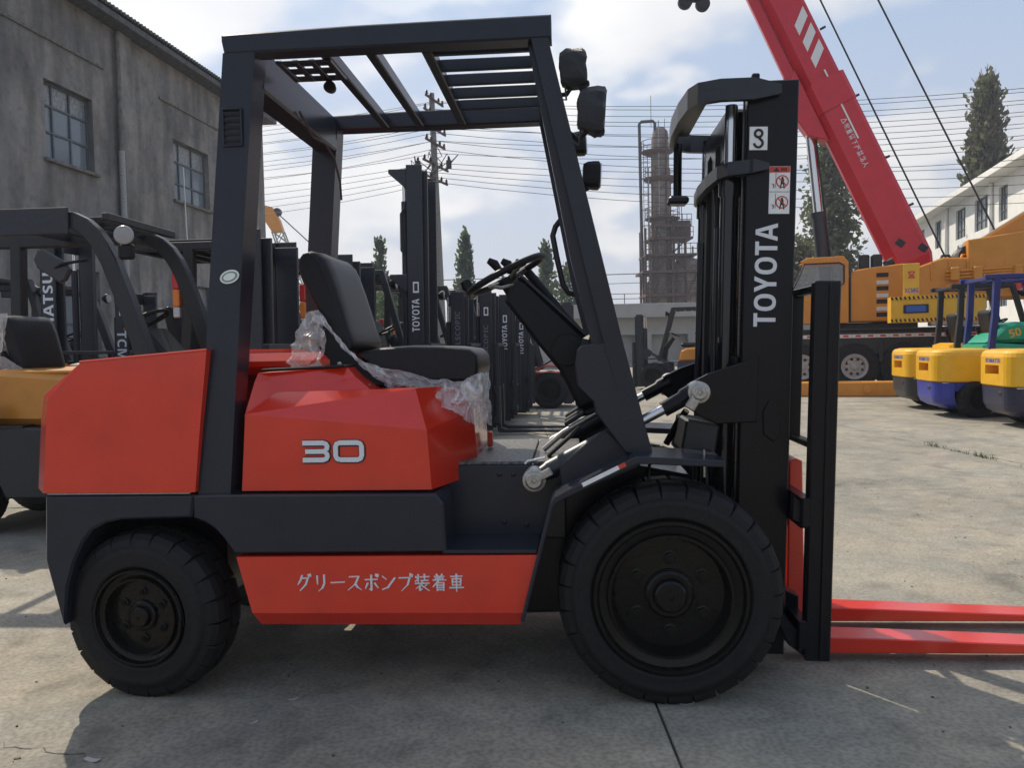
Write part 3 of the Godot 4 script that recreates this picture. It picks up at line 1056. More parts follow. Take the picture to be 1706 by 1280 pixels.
func make_guard(F: Node3D) -> void:
	var dark: Material = M.dark_paint
	var g := hub(F, "overhead_guard")
	for sd in [1.0, -1.0]:
		# rear post: closed box that leans forward and inward
		var r := []
		for s in [[0.706, -1.560, -1.449, 0.49, 0.582], [1.56, -1.495, -1.387, 0.44, 0.552], [2.176, -1.443, -1.334, 0.43, 0.532]]:
			r.append(quad_ring(s[1], s[2], s[0], s[0], s[3] * sd, s[4] * sd))
		beam(g, "rear_post", dark, r)
		# front post: outer face with a set-back inner flange
		r = []
		for s in [[0.80, -0.096, -0.036, 0.445, 0.500], [1.20, -0.198, -0.136, 0.465, 0.512], [1.465, -0.260, -0.197, 0.475, 0.520], [2.178, -0.416, -0.362, 0.485, 0.532]]:
			r.append(quad_ring(s[1], s[2], s[0], s[0], s[3] * sd, s[4] * sd))
		beam(g, "front_post", dark, r)
		r = []
		for s in [[1.10, -0.215, -0.165, 0.420, 0.470], [1.465, -0.300, -0.240, 0.425, 0.476], [2.178, -0.430, -0.380, 0.430, 0.486]]:
			r.append(quad_ring(s[1], s[2], s[0], s[0], s[3] * sd, s[4] * sd))
		beam(g, "front_post_flange", dark, r)
		var za: float = minf(0.455 * sd, 0.505 * sd)
		var zb: float = maxf(0.455 * sd, 0.505 * sd)
		pr(g, "post_foot", dark, [[-0.284, 1.165], [-0.272, 1.178], [-0.150, 1.198], [-0.136, 1.190], [-0.036, 0.806], [-0.131, 0.820], [-0.227, 0.955], [-0.233, 0.990], [-0.286, 1.044], [-0.292, 1.112]], za, zb, 0.005)
		# roof side rail
		za = minf(0.452 * sd, 0.536 * sd)
		zb = maxf(0.452 * sd, 0.536 * sd)
		pr(g, "roof_rail", dark, [[-1.446, 2.236], [-1.446, 2.214], [-1.438, 2.173], [-0.350, 2.175], [-0.350, 2.250], [-1.00, 2.246]], za, zb, 0.006)
	bx(g, "rear_cross_beam", dark, Vector3(-1.388, 2.150, 0.0), Vector3(0.098, 0.150, 0.90), 0.008)
	bx(g, "front_cross_beam", dark, Vector3(-0.392, 2.205, 0.0), Vector3(0.06, 0.07, 0.91), 0.006)
	for x in [-1.118, -0.962, -0.772]:
		bx(g, "roof_bar", dark, Vector3(x, 2.196, 0.0), Vector3(0.036, 0.045, 0.91), 0.004)
	for i in 5:
		bx(g, "roof_slat", dark, Vector3(-0.585, 2.200, 0.405 - 0.163 * i), Vector3(0.345, 0.042, 0.020), 0.003)
	# perforated bracket under the rear corner of the roof
	var b := hub(F, "horn_bracket", Vector3(-1.20, 2.168, 0.345))
	for i in 3:
		bx(b, "strap", dark, Vector3(0.0, 0.0, -0.08 + 0.08 * i), Vector3(0.17, 0.006, 0.050), 0.002)
	for i in 4:
		bx(b, "rib", dark, Vector3(-0.085 + 0.057 * i, 0.001, 0.0), Vector3(0.022, 0.012, 0.20), 0.002)
	var m := MB.new()
	m.lathe([[0.018, -0.02], [0.022, 0.0], [0.022, 0.012], [0.015, 0.02], [0.0, 0.02]], 16)
	piece(b, "horn", m.mesh(), M.plastic_black, Vector3(0.03, -0.022, -0.115))
	tb(F, "roof_cable", M.cable, [Vector3(-1.33, 2.10, 0.10), Vector3(-1.325, 2.04, -0.05), Vector3(-1.32, 2.05, -0.2), Vector3(-1.325, 2.02, -0.34), Vector3(-1.325, 1.93, -0.42), Vector3(-1.33, 1.86, -0.45)], 0.005, 6)
	# louvred vent on the rear post
	var v := hub(F, "vent", Vector3(-1.414, 1.928, 0.5455))
	for s in [-1.0, 1.0]:
		bx(v, "frame", dark, Vector3(0.031 * s, 0, 0), Vector3(0.007, 0.125, 0.010), 0.002)
		bx(v, "frame", dark, Vector3(0, 0.060 * s, 0), Vector3(0.069, 0.007, 0.010), 0.002)
	for i in 5:
		bx(v, "slat", dark, Vector3(0, -0.044 + 0.022 * i, -0.001), Vector3(0.056, 0.013, 0.004), 0.001, Basis(Vector3(1, 0, 0), 0.6))
	# oval approval sticker
	m = MB.new()
	var pts := []
	for i in 28:
		pts.append([cos(TAU * i / 28.0) * 0.034, sin(TAU * i / 28.0) * 0.022])
	m.prism(pts, 0.0, 0.0012)
	var B := Basis(Vector3(0, 0, 1), 0.30) * Basis(Vector3(1, 0, 0), 0.0)
	piece(F, "oval_sticker", m.mesh(), M.white_sticker, Vector3(-1.434, 1.432, 0.5615), B)
	m = MB.new()
	for i in 28:
		pts[i] = [cos(TAU * i / 28.0) * 0.028, sin(TAU * i / 28.0) * 0.0165]
	m.prism(pts, 0.0, 0.0012)
	piece(F, "oval_sticker_print", m.mesh(), M.green_print, Vector3(-1.434, 1.432, 0.5625), B)
	m = MB.new()
	for i in 28:
		pts[i] = [cos(TAU * i / 28.0) * 0.021, sin(TAU * i / 28.0) * 0.0115]
	m.prism(pts, 0.0, 0.0012)
	piece(F, "oval_sticker_field", m.mesh(), M.white_sticker, Vector3(-1.434, 1.432, 0.5635), B)
	# grab handle on the far front post
	tb(F, "grab_handle", dark, [Vector3(-0.325, 1.765, -0.48), Vector3(-0.365, 1.715, -0.48), Vector3(-0.378, 1.675, -0.48), Vector3(-0.362, 1.58, -0.48), Vector3(-0.335, 1.455, -0.48), Vector3(-0.310, 1.415, -0.48), Vector3(-0.245, 1.400, -0.48)], 0.013, 10)
	# work lamps: two on the near post (wrapped), two on the far post
	lamp(F, Vector3(-0.282, 2.082, 0.50), Vector3(0.085, 0.125, 0.10), true, 0.06, Vector3(-0.335, 2.00, 0.50))
	lamp(F, Vector3(-0.226, 1.936, 0.53), Vector3(0.088, 0.145, 0.11), true, -0.10, Vector3(-0.300, 1.88, 0.50))
	lamp(F, Vector3(-0.262, 2.075, -0.47), Vector3(0.075, 0.105, 0.09), false, 0.05, Vector3(-0.33, 2.03, -0.49))
	lamp(F, Vector3(-0.202, 1.934, -0.47), Vector3(0.078, 0.125, 0.09), false, -0.05, Vector3(-0.30, 1.88, -0.49))


func lamp(F: Node3D, at: Vector3, s: Vector3, wrapped: bool, tilt: float, foot: Vector3) -> void:
	var l := hub(F, "work_lamp", at, Basis(Vector3(0, 0, 1), tilt))
	var n := FastNoiseLite.new()
	n.seed = int(at.y * 1000.0)
	n.frequency = 14.0
	var m := MB.new()
	var rings := []
	var prof := [[-0.5, 0.55], [-0.46, 0.80], [-0.2, 0.95], [0.15, 1.0], [0.40, 1.0], [0.5, 0.86]]
	for p in prof:
		var r := []
		for i in 20:
			var a := TAU * i / 20.0
			var c := cos(a)
			var q := sin(a)
			var k := pow(pow(absf(c), 3.5) + pow(absf(q), 3.5), -1.0 / 3.5)
			var v := Vector3(p[0] * s.x, c * k * 0.5 * s.y * p[1], q * k * 0.5 * s.z * p[1])
			if wrapped:
				v += v.normalized() * n.get_noise_3dv(v) * 0.012
			r.append(v)
		rings.append(r)
	m.loft(rings)
	piece(l, "housing", m.mesh(), M.wrap if wrapped else M.plastic_black)
	if not wrapped:
		bx(l, "lens", M.clear_lens, Vector3(s.x * 0.5 + 0.002, 0, 0), Vector3(0.006, s.y * 0.78, s.z * 0.78), 0.002)
	if wrapped:
		crumple(l, "wrap_tail", M.wrap, [Vector3(0.0, -s.y * 0.42, 0.02), Vector3(0.045, -s.y * 0.40, 0.03)], [Vector3(0.015, -s.y * 0.62, 0.01), Vector3(0.048, -s.y * 0.55, 0.03)], 0.012, 4, 6, 4)
	var f := Basis(Vector3(0, 0, 1), -tilt) * (foot - at)
	tb(l, "bracket", M.plastic_black, [Vector3(-0.01, -s.y * 0.45, 0), Vector3(f.x * 0.45, -s.y * 0.62, f.z * 0.4), f], 0.008, 6)
	tb(l, "cable", M.cable, [Vector3(-0.03, -s.y * 0.3, 0.01), Vector3(-0.03, -s.y * 0.8, 0.015), f + Vector3(-0.01, -0.01, 0)], 0.004, 5)


func make_seat(F: Node3D) -> void:
	var s := hub(F, "seat")
	var vin: Material = M.vinyl
	# backrest: side outlines at several stations across, fuller in the middle
	var m := MB.new()
	var rings := []
	var outline := [[-1.318, 1.490], [-1.312, 1.520], [-1.292, 1.542], [-1.262, 1.553], [-1.232, 1.546], [-1.208, 1.522], [-1.190, 1.480], [-1.168, 1.415], [-1.146, 1.340], [-1.124, 1.260], [-1.108, 1.215], [-1.110, 1.188], [-1.130, 1.174], [-1.168, 1.182], [-1.215, 1.270], [-1.262, 1.350], [-1.304, 1.440]]
	for st in [[-0.245, 0.45], [-0.238, 0.75], [-0.215, 0.95], [-0.16, 1.05], [0.0, 0.98], [0.16, 1.05], [0.215, 0.95], [0.238, 0.75], [0.245, 0.45]]:
		var r := []
		var w: float = 1.0 - 0.0
		for p in outline:
			var c := Vector2(-1.205, 1.365)
			var v := Vector2(p[0], p[1])
			var k: float = st[1]
			# shrink across the thickness more than along the height near the edges
			var ax := Vector2(-0.42, 0.907)
			var al := (v - c).dot(ax)
			var ac := (v - c) - ax * al
			var q := c + ax * al * lerpf(0.93, 1.0, clampf(k, 0.0, 1.0)) + ac * k * w
			r.append(Vector3(q.x, q.y, st[0]))
		rings.append(r)
	m.loft_smooth(rings)
	piece(s, "backrest", m.mesh(), vin)
	# cushion
	m = MB.new()
	rings = []
	outline = [[-1.10, 1.168], [-1.02, 1.186], [-0.90, 1.192], [-0.74, 1.186], [-0.672, 1.176], [-0.648, 1.150], [-0.644, 1.105], [-0.652, 1.066], [-0.70, 1.054], [-0.82, 1.058], [-0.94, 1.085], [-1.04, 1.125]]
	for st in [[-0.245, 0.80], [-0.236, 0.93], [-0.205, 1.0], [-0.12, 1.02], [0.12, 1.02], [0.205, 1.0], [0.236, 0.93], [0.245, 0.80]]:
		var r := []
		for p in outline:
			var c := Vector2(-0.85, 1.125)
			var v := Vector2(p[0], p[1]) - c
			r.append(Vector3(c.x + v.x * lerpf(0.94, 1.0, (st[1] - 0.8) / 0.22), c.y + v.y * st[1], st[0]))
		rings.append(r)
	m.loft_smooth(rings)
	piece(s, "cushion", m.mesh(), vin)
	for z in [[0.235, 0.262], [-0.262, -0.235]]:
		pr(s, "side_plate", M.plastic_black, [[-1.278, 1.300], [-1.262, 1.326], [-1.230, 1.328], [-1.175, 1.238], [-1.088, 1.146], [-0.950, 1.056], [-0.955, 1.046], [-1.046, 1.046], [-1.150, 1.062], [-1.205, 1.130], [-1.245, 1.215]], z[0], z[1], 0.004)
	for p in [[-1.24, 1.265], [-1.155, 1.13], [-1.06, 1.062]]:
		m = MB.new()
		m.lathe([[0.008, 0.0], [0.008, 0.005], [0.0, 0.006]], 10)
		piece(s, "bolt", m.mesh(), M.steel, Vector3(p[0], p[1], 0.262))
	bx(s, "base", M.plastic_black, Vector3(-0.93, 1.050, 0.0), Vector3(0.40, 0.020, 0.42), 0.004)
	# torn packing film still hanging on the seat
	var z := 0.272
	var film: Material = M.film
	crumple(s, "film", film, [Vector3(-1.268, 1.322, z), Vector3(-1.200, 1.300, z)], [Vector3(-1.335, 1.135, z + 0.06), Vector3(-1.275, 1.085, z + 0.05), Vector3(-1.215, 1.100, z + 0.02)], 0.040, 3, 30, 24)
	crumple(s, "film", film, [Vector3(-1.268, 1.325, z), Vector3(-1.225, 1.332, z), Vector3(-1.172, 1.245, z), Vector3(-1.085, 1.150, z), Vector3(-0.96, 1.078, z)], [Vector3(-1.245, 1.290, z + 0.012), Vector3(-1.195, 1.265, z + 0.01), Vector3(-1.150, 1.205, z + 0.012), Vector3(-1.070, 1.118, z + 0.012), Vector3(-0.955, 1.045, z + 0.01)], 0.024, 5, 50, 6)
	crumple(s, "film", film, [Vector3(-1.07, 1.140, z - 0.01), Vector3(-0.95, 1.105, z), Vector3(-0.82, 1.070, z), Vector3(-0.70, 1.060, z), Vector3(-0.640, 1.085, z - 0.02), Vector3(-0.625, 1.085, 0.10)], [Vector3(-0.99, 1.050, z), Vector3(-0.90, 1.040, z + 0.02), Vector3(-0.80, 0.990, z + 0.13), Vector3(-0.715, 0.955, z + 0.12), Vector3(-0.650, 0.900, z + 0.02), Vector3(-0.635, 0.86, 0.12)], 0.042, 8, 64, 14)
	crumple(s, "film", film, [Vector3(-1.20, 1.105, z), Vector3(-1.05, 1.060, z)], [Vector3(-1.185, 1.060, z + 0.10), Vector3(-1.02, 1.045, z + 0.09)], 0.028, 13, 34, 12)
	crumple(s, "film", film, [Vector3(-0.655, 1.09, 0.20), Vector3(-0.615, 1.085, 0.12)], [Vector3(-0.650, 0.93, 0.26), Vector3(-0.612, 0.885, 0.18)], 0.03, 17, 20, 20)


func make_controls(F: Node3D) -> void:
	var dark: Material = M.dark_paint
	var pb: Material = M.plastic_black
	# steering column cover
	var m := MB.new()
	m.prism([[-0.520, 1.428], [-0.500, 1.446], [-0.470, 1.430], [-0.250, 1.212], [-0.225, 1.150], [-0.20, 0.96], [-0.28, 0.94], [-0.345, 1.08], [-0.440, 1.20], [-0.552, 1.352]], -0.13, 0.13, 0.014)
	piece(F, "steering_column", m.mesh(), pb)
	pr(F, "column_trim", dark, [[-0.500, 1.452], [-0.490, 1.458], [-0.240, 1.222], [-0.246, 1.212]], -0.135, 0.135, 0.002)
	tb(F, "column_rail", pb, [Vector3(-0.56, 1.50, -0.16), Vector3(-0.48, 1.49, -0.17), Vector3(-0.36, 1.34, -0.17), Vector3(-0.20, 1.15, -0.17)], 0.020, 10)
	bx(F, "dashboard", pb, Vector3(-0.215, 1.13, 0.0), Vector3(0.13, 0.16, 0.86), 0.02, Basis(Vector3(0, 0, 1), -0.25))
	m = MB.new()
	m.lathe([[0.055, -0.03], [0.060, 0.0], [0.058, 0.012], [0.0, 0.014]], 24)
	piece(F, "dash_cover", m.mesh(), pb, Vector3(-0.318, 1.165, 0.14))
	# wheel: ring tilted towards the driver
	var c := Vector3(-0.555, 1.462, 0.0)
	var ax := Vector3(-0.44, 0.90, 0).normalized()
	var u := Vector3(0, 0, 1)
	var v := ax.cross(u)
	var ring := []
	for i in 40:
		var a := TAU * i / 40.0
		ring.append(c + (u * cos(a) + v * sin(a)) * 0.160)
	var w := hub(F, "steering_wheel")
	m = MB.new()
	m.tube(ring, 0.0135, 10, true)
	piece(w, "rim", m.mesh(), pb)
	for k in 3:
		var a := TAU * k / 3.0 + 0.5
		tb(w, "spoke", M.steel if k == 0 else pb, [c - ax * 0.03, c - ax * 0.012 + (u * cos(a) + v * sin(a)) * 0.08, c + (u * cos(a) + v * sin(a)) * 0.156], 0.009, 8)
	tb(w, "hub", pb, [c - ax * 0.075, c - ax * 0.015], [0.035, 0.04], 16)
	tb(w, "knob", pb, [c + v * -0.155 + ax * 0.005, c + v * -0.155 + ax * 0.03, c + v * -0.155 + ax * 0.055], [0.012, 0.024, 0.018], 12)
	# hydraulic levers by the far side of the column
	for k in 3:
		var x := -0.60 + 0.055 * k
		var l := hub(F, "lever")
		tb(l, "rod", M.steel, [Vector3(x + 0.22, 1.15, -0.22), Vector3(x + 0.05, 1.42, -0.22 - 0.03 * k), Vector3(x, 1.50, -0.22 - 0.03 * k)], 0.006, 6)
		tb(l, "grip", pb, [Vector3(x + 0.005, 1.495, -0.22 - 0.03 * k), Vector3(x - 0.02, 1.530, -0.22 - 0.03 * k), Vector3(x - 0.045, 1.545, -0.22 - 0.03 * k)], [0.014, 0.020, 0.013], 10)
	tb(F, "signal_stalk", M.steel, [Vector3(-0.50, 1.42, 0.10), Vector3(-0.56, 1.40, 0.17), Vector3(-0.60, 1.405, 0.21)], 0.007, 8)
	# side plate under the tilt cylinder, front bulkhead, pedals
	for sd in [1.0, -1.0]:
		var za: float = minf(0.425 * sd, 0.455 * sd)
		var zb: float = maxf(0.425 * sd, 0.455 * sd)
		pr(F, "side_plate", dark, [[-0.352, 0.765], [-0.345, 0.778], [-0.212, 0.884], [-0.192, 0.892], [-0.175, 0.880], [-0.115, 0.812], [-0.06, 0.79], [-0.09, 0.76], [-0.34, 0.66]], za, zb, 0.005)
	bx(F, "bulkhead", M.plastic_black, Vector3(-0.125, 0.92, 0.0), Vector3(0.03, 0.32, 0.74), 0.005, Basis(Vector3(0, 0, 1), 0.25))
	for p in [[0.10, 0.0], [0.24, 0.02], [-0.10, 0.0]]:
		var pd := hub(F, "pedal")
		var z: float = p[0]
		tb(pd, "arm", M.plastic_black, [Vector3(-0.17, 0.97, z), Vector3(-0.24, 0.935, z), Vector3(-0.285, 0.925, z)], 0.010, 6)
		bx(pd, "pad", M.plastic_black, Vector3(-0.295, 0.915, z), Vector3(0.085, 0.014, 0.07), 0.004, Basis(Vector3(0, 0, 1), 0.55))
	tb(F, "pedal_arm", M.steel, [Vector3(-0.415, 0.785, 0.12), Vector3(-0.34, 0.85, 0.12), Vector3(-0.20, 0.93, 0.12)], 0.011, 8)
	bx(F, "accelerator", M.plastic_black, Vector3(-0.335, 0.83, 0.24), Vector3(0.16, 0.012, 0.06), 0.003, Basis(Vector3(0, 0, 1), 0.72))
	# tilt cylinders
	for sd in [1.0, -1.0]:
		var t := hub(F, "tilt_cylinder")
		var a := Vector3(-0.437, 0.723, 0.405 * sd)
		var b := Vector3(0.124, 1.014, 0.385 * sd)
		var d := (b - a).normalized()
		m = MB.new()
		m.tube([a + d * 0.02, a + d * 0.05, a + d * 0.06, a + d * 0.355, a + d * 0.36, a + d * 0.385], [0.026, 0.030, 0.034, 0.034, 0.039, 0.039], 20)
		piece(t, "barrel", m.mesh(), M.worn_blue_black)
		m = MB.new()
		m.tube([a + d * 0.38, b - d * 0.10], 0.0175, 16)
		piece(t, "rod", m.mesh(), M.chrome)
		m = MB.new()
		m.tube([b - d * 0.13, b - d * 0.06, b - d * 0.05, b + d * 0.0], [0.027, 0.027, 0.034, 0.036], 14)
		piece(t, "clevis", m.mesh(), M.black_paint)
		for e in [[a, 0.030, 0.045], [b, 0.027, 0.055]]:
			m = MB.new()
			m.lathe([[e[1] + 0.010, -0.05], [e[1] + 0.010, 0.02], [e[1], 0.022], [e[1], 0.034], [e[1] - 0.006, 0.038], [0.009, 0.038], [0.007, 0.032], [0.0, 0.032]], 24)
			piece(t, "pin", m.mesh(), M.steel, e[0] + Vector3(0, 0, e[2] * sd * 0.6), Basis(Vector3.UP, 0.0 if sd > 0 else PI))
		# locking tabs beside the pins
		bx(t, "lock_tab", M.steel, a + Vector3(0.036, 0.020, 0.055 * sd), Vector3(0.055, 0.030, 0.010), 0.004, Basis(Vector3(0, 0, 1), 0.5))
		bx(t, "lock_tab", M.steel, b + Vector3(-0.020, -0.030, 0.064 * sd), Vector3(0.060, 0.036, 0.008), 0.010, Basis(Vector3(0, 0, 1), 1.0))
	tb(F, "hydraulic_hose", M.black_paint, [Vector3(0.05, 0.80, 0.1), Vector3(0.09, 0.88, 0.12), Vector3(0.12, 0.93, 0.15)], 0.013, 8)
	tb(F, "cable_tie", M.white_sticker, [Vector3(-0.40, 0.795, 0.415), Vector3(-0.46, 0.785, 0.42), Vector3(-0.47, 0.775, 0.42)], 0.004, 5)


func make_mast(F: Node3D) -> void:
	var bp: Material = M.black_paint
	var dk: Material = M.worn_blue_black
	var lean := Basis(Vector3(0, 0, 1), -0.031)
	var s := hub(F, "mast", Vector3.ZERO, lean)
	var m: MB
	for sd in [1.0, -1.0]:
		var z := func(v: float) -> float: return v * sd
		# outer channel: web and two flanges
		pr(s, "outer_rail", bp, [[0.245, 0.10], [0.415, 0.10], [0.415, 2.078], [0.245, 2.072]], minf(0.338 * sd, 0.360 * sd), maxf(0.338 * sd, 0.360 * sd), 0.004)
		for x in [[0.247, 0.272], [0.388, 0.413]]:
			pr(s, "rail_flange", bp, [[x[0], 0.10], [x[1], 0.10], [x[1], 2.070], [x[0], 2.068]], minf(0.275 * sd, 0.339 * sd), maxf(0.275 * sd, 0.339 * sd), 0.003)
		# inner channel
		pr(s, "inner_rail", bp, [[0.285, 0.14], [0.470, 0.14], [0.470, 0.30], [0.385, 0.34], [0.385, 2.035], [0.285, 2.035]], minf(0.262 * sd, 0.330 * sd), maxf(0.262 * sd, 0.330 * sd), 0.004)
		pr(s, "inner_rail_flange", bp, [[0.270, 0.14], [0.288, 0.14], [0.288, 2.03], [0.270, 2.03]], minf(0.205 * sd, 0.262 * sd), maxf(0.205 * sd, 0.262 * sd), 0.003)
		# lift cylinder behind the rail
		m = MB.new()
		m.tube([Vector3(0.212, 0.16, 0.255 * sd), Vector3(0.212, 1.70, 0.255 * sd), Vector3(0.212, 1.705, 0.255 * sd), Vector3(0.212, 1.765, 0.255 * sd)], [0.033, 0.033, 0.040, 0.040], 18)
		piece(s, "lift_cylinder", m.mesh(), M.cylinder_gloss)
		bx(s, "track_strip", M.track_steel, Vector3(0.2458, 1.10, 0.292 * sd), Vector3(0.004, 1.90, 0.010), 0.001)
		bx(s, "track_strip", M.track_steel, Vector3(0.2690, 1.10, 0.222 * sd), Vector3(0.004, 1.85, 0.008), 0.001)
		m = MB.new()
		m.tube([Vector3(0.212, 1.765, 0.255 * sd), Vector3(0.212, 2.02, 0.255 * sd)], 0.022, 16)
		piece(s, "lift_rod", m.mesh(), M.chrome)
		tb(s, "oil_pipe", dk, [Vector3(0.180, 0.22, 0.20 * sd), Vector3(0.180, 1.60, 0.20 * sd)], 0.010, 8)
		# lift chain: side plates and rollers in one run
		m = MB.new()
		for i in 44:
			m.box(Vector3(0.250, 0.30 + i * 0.038, 0.150 * sd), Vector3(0.014, 0.034, 0.026 if i % 2 == 0 else 0.016), 0.003)
		piece(s, "lift_chain", m.mesh(), M.rim_black)
		tb(s, "mast_hose", M.plastic_black, [Vector3(0.20, 0.30, 0.09 * sd), Vector3(0.20, 1.90, 0.09 * sd), Vector3(0.23, 1.98, 0.09 * sd), Vector3(0.27, 1.90, 0.09 * sd)], 0.014, 8)
		m = MB.new()
		m.lathe([[0.02, -0.02], [0.055, -0.02], [0.050, -0.008], [0.050, 0.008], [0.055, 0.02], [0.02, 0.02]], 20)
		piece(s, "chain_pulley", m.mesh(), M.rim_black, Vector3(0.262, 1.93, 0.13 * sd))
		# bracket that takes the tilt cylinder
		pr(s, "tilt_bracket", bp, [[0.050, 1.010], [0.062, 1.040], [0.130, 1.078], [0.300, 1.140], [0.300, 0.915], [0.165, 0.905], [0.105, 0.930], [0.060, 0.965]], minf(0.355 * sd, 0.378 * sd), maxf(0.355 * sd, 0.378 * sd), 0.004)
		m = MB.new()
		m.prism([[0.340, 0.99], [0.355, 0.985], [0.370, 0.975], [0.385, 0.870], [0.360, 0.845], [0.325, 0.870], [0.320, 0.95]], minf(0.358 * sd, 0.366 * sd), maxf(0.358 * sd, 0.366 * sd), 0.003)
		piece(s, "weld_pad", m.mesh(), bp)
		# side of the two hoops that stand behind the rails
	for hp in [[2.038, 0.072, 0.068, 0.350], [1.782, 0.046, 0.175, 0.315]]:
		var y: float = hp[0]
		var hgt: float = hp[1]
		var bx_: float = hp[2]
		var half := [[hp[3], 0.374], [0.262, 0.382], [bx_ + 0.085, 0.372], [bx_ + 0.022, 0.335], [bx_, 0.270], [bx_ - 0.012, 0.10]]
		var line := []
		for p in half:
			line.append(Vector3(p[0], y, p[1]))
		for i in half.size():
			var p: Array = half[half.size() - 1 - i]
			line.append(Vector3(p[0], y, -p[1]))
		m = MB.new()
		var rr := []
		for i in line.size():
			var d: Vector3 = (line[mini(i + 1, line.size() - 1)] - line[maxi(i - 1, 0)]).normalized()
			var nrm := Vector3(-d.z, 0, d.x)
			var hh := hgt * (0.22 if i == 0 or i == line.size() - 1 else 0.5)
			var w := 0.013
			rr.append([line[i] + nrm * w + Vector3(0, hh, 0), line[i] - nrm * w + Vector3(0, hh, 0), line[i] - nrm * w - Vector3(0, hh, 0), line[i] + nrm * w - Vector3(0, hh, 0)])
		m.loft(rr)
		piece(s, "tie_hoop", m.mesh(), M.worn_blue_black)
		# flat web across the back of the hoop
		bx(s, "tie_plate", M.worn_blue_black, Vector3(bx_ + 0.035, y + 0.018, 0.0), Vector3(0.07, 0.012, 0.58), 0.003)
	for y in [0.32, 1.08]:
		bx(s, "cross_tie", bp, Vector3(0.235, y, 0.0), Vector3(0.025, 0.12, 0.64), 0.006)
	bx(s, "top_cross_tie", bp, Vector3(0.345, 1.985, 0.0), Vector3(0.05, 0.09, 0.58), 0.006)
	tb(s, "hoop_strut", bp, [Vector3(0.095, 2.02, -0.30), Vector3(0.098, 1.79, -0.30)], 0.018, 10)
	bx(s, "sheave_housing", bp, Vector3(0.235, 1.925, 0.0), Vector3(0.075, 0.19, 0.44), 0.012)
	bx(s, "strut_foot", M.worn_blue_black, Vector3(0.100, 1.785, -0.305), Vector3(0.085, 0.034, 0.085), 0.010)
	bx(s, "top_bolt", bp, Vector3(0.275, 2.088, 0.33), Vector3(0.026, 0.034, 0.026), 0.004)
	bx(s, "top_shim", bp, Vector3(0.262, 2.0745, 0.33), Vector3(0.07, 0.006, 0.05), 0.001)
	bx(s, "mast_support", M.worn_black, Vector3(0.115, 0.845, 0.20), Vector3(0.12, 0.13, 0.28), 0.008, Basis(Vector3(0, 0, 1), -0.15))
	# writing on the near rail
	var up := Basis(Vector3(0, 0, 1), PI / 2)
	lettering(s, "TOYOTA", 0.352, 0.074, Vector3(0.319, 1.418, 0.3605), M.white_print, up)
	# hook sticker
	bx(s, "hook_sticker", M.white_sticker, Vector3(0.284, 1.880, 0.3606), Vector3(0.060, 0.078, 0.0012), 0.0)
	var hk := []
	for i in 12:
		var a := -PI / 2 + TAU * i / 11.0
		hk.append(Vector3(0.284 + cos(a) * 0.0125, 1.896 + sin(a) * 0.0125, 0.3618))
	for i in 13:
		var a := PI / 2 - 0.5 - (TAU * 0.66) * i / 12.0
		hk.append(Vector3(0.284 + cos(a) * 0.014, 1.864 + sin(a) * 0.014, 0.3618))
	tb(s, "hook_print", M.black_print, hk, 0.0044, 6)
	# warning sticker
	var wx := 0.358
	bx(s, "warning_sticker", M.white_sticker, Vector3(wx, 1.706, 0.3606), Vector3(0.069, 0.160, 0.0012), 0.0)
	bx(s, "warning_band", M.red_sticker, Vector3(wx, 1.775, 0.3616), Vector3(0.067, 0.020, 0.0012), 0.0)
	m = MB.new()
	m.prism([[-0.010, -0.006], [0.010, -0.006], [0.0, 0.008]], 0.0, 0.001)
	for k in 3:
		m.box(Vector3(0.018 + 0.007 * k, 0, 0.0005), Vector3(0.004, 0.010, 0.001))
	piece(s, "warning_symbol", m.mesh(), M.black_print, Vector3(wx - 0.012, 1.7745, 0.3624))
	for k in 2:
		var cy := 1.735 - 0.070 * k
		var ringp := []
		for i in 22:
			var a := TAU * i / 22.0
			ringp.append(Vector3(wx + 0.009 + cos(a) * 0.0195, cy + sin(a) * 0.0195, 0.3618))
		var rg := MB.new()
		rg.tube(ringp, 0.0019, 5, true)
		rg.tube([Vector3(wx - 0.005, cy + 0.014, 0.3618), Vector3(wx + 0.023, cy - 0.014, 0.3618)], 0.0018, 5)
		piece(s, "ban_ring", rg.mesh(), M.red_sticker)
		var fg := MB.new()
		fg.box(Vector3(wx + 0.009, cy + 0.011, 0.3618), Vector3(0.007, 0.007, 0.001))
		fg.box(Vector3(wx + 0.009, cy - 0.001, 0.3618), Vector3(0.011, 0.016, 0.001))
		fg.bar(Vector3(wx + 0.005, cy - 0.009, 0.3618), Vector3(wx + 0.002, cy - 0.024, 0.3618), 0.004, 0.001)
		fg.bar(Vector3(wx + 0.013, cy - 0.009, 0.3618), Vector3(wx + 0.016, cy - 0.024, 0.3618), 0.004, 0.001)
		fg.bar(Vector3(wx - 0.024, cy - 0.008, 0.3618), Vector3(wx - 0.018, cy - 0.013, 0.3618), 0.003, 0.001)
		fg.bar(Vector3(wx - 0.018, cy - 0.013, 0.3618), Vector3(wx - 0.021, cy - 0.022, 0.3618), 0.003, 0.001)
		fg.box(Vector3(wx - 0.013, cy + 0.004, 0.3618), Vector3(0.0012, 0.050, 0.001))
		piece(s, "warning_figure", fg.mesh(), M.black_print)
	bx(s, "warning_line", M.black_print, Vector3(wx, 1.700, 0.3618), Vector3(0.066, 0.0012, 0.001), 0.0)

	# carriage with load backrest
	var c := hub(F, "carriage", Vector3.ZERO, lean)
	for y in [[0.575, 0.675], [0.165, 0.265]]:
		pr(c, "fork_bar", bp, [[0.425, y[0]], [0.462, y[0]], [0.462, y[1]], [0.425, y[1]]], -0.49, 0.49, 0.006)
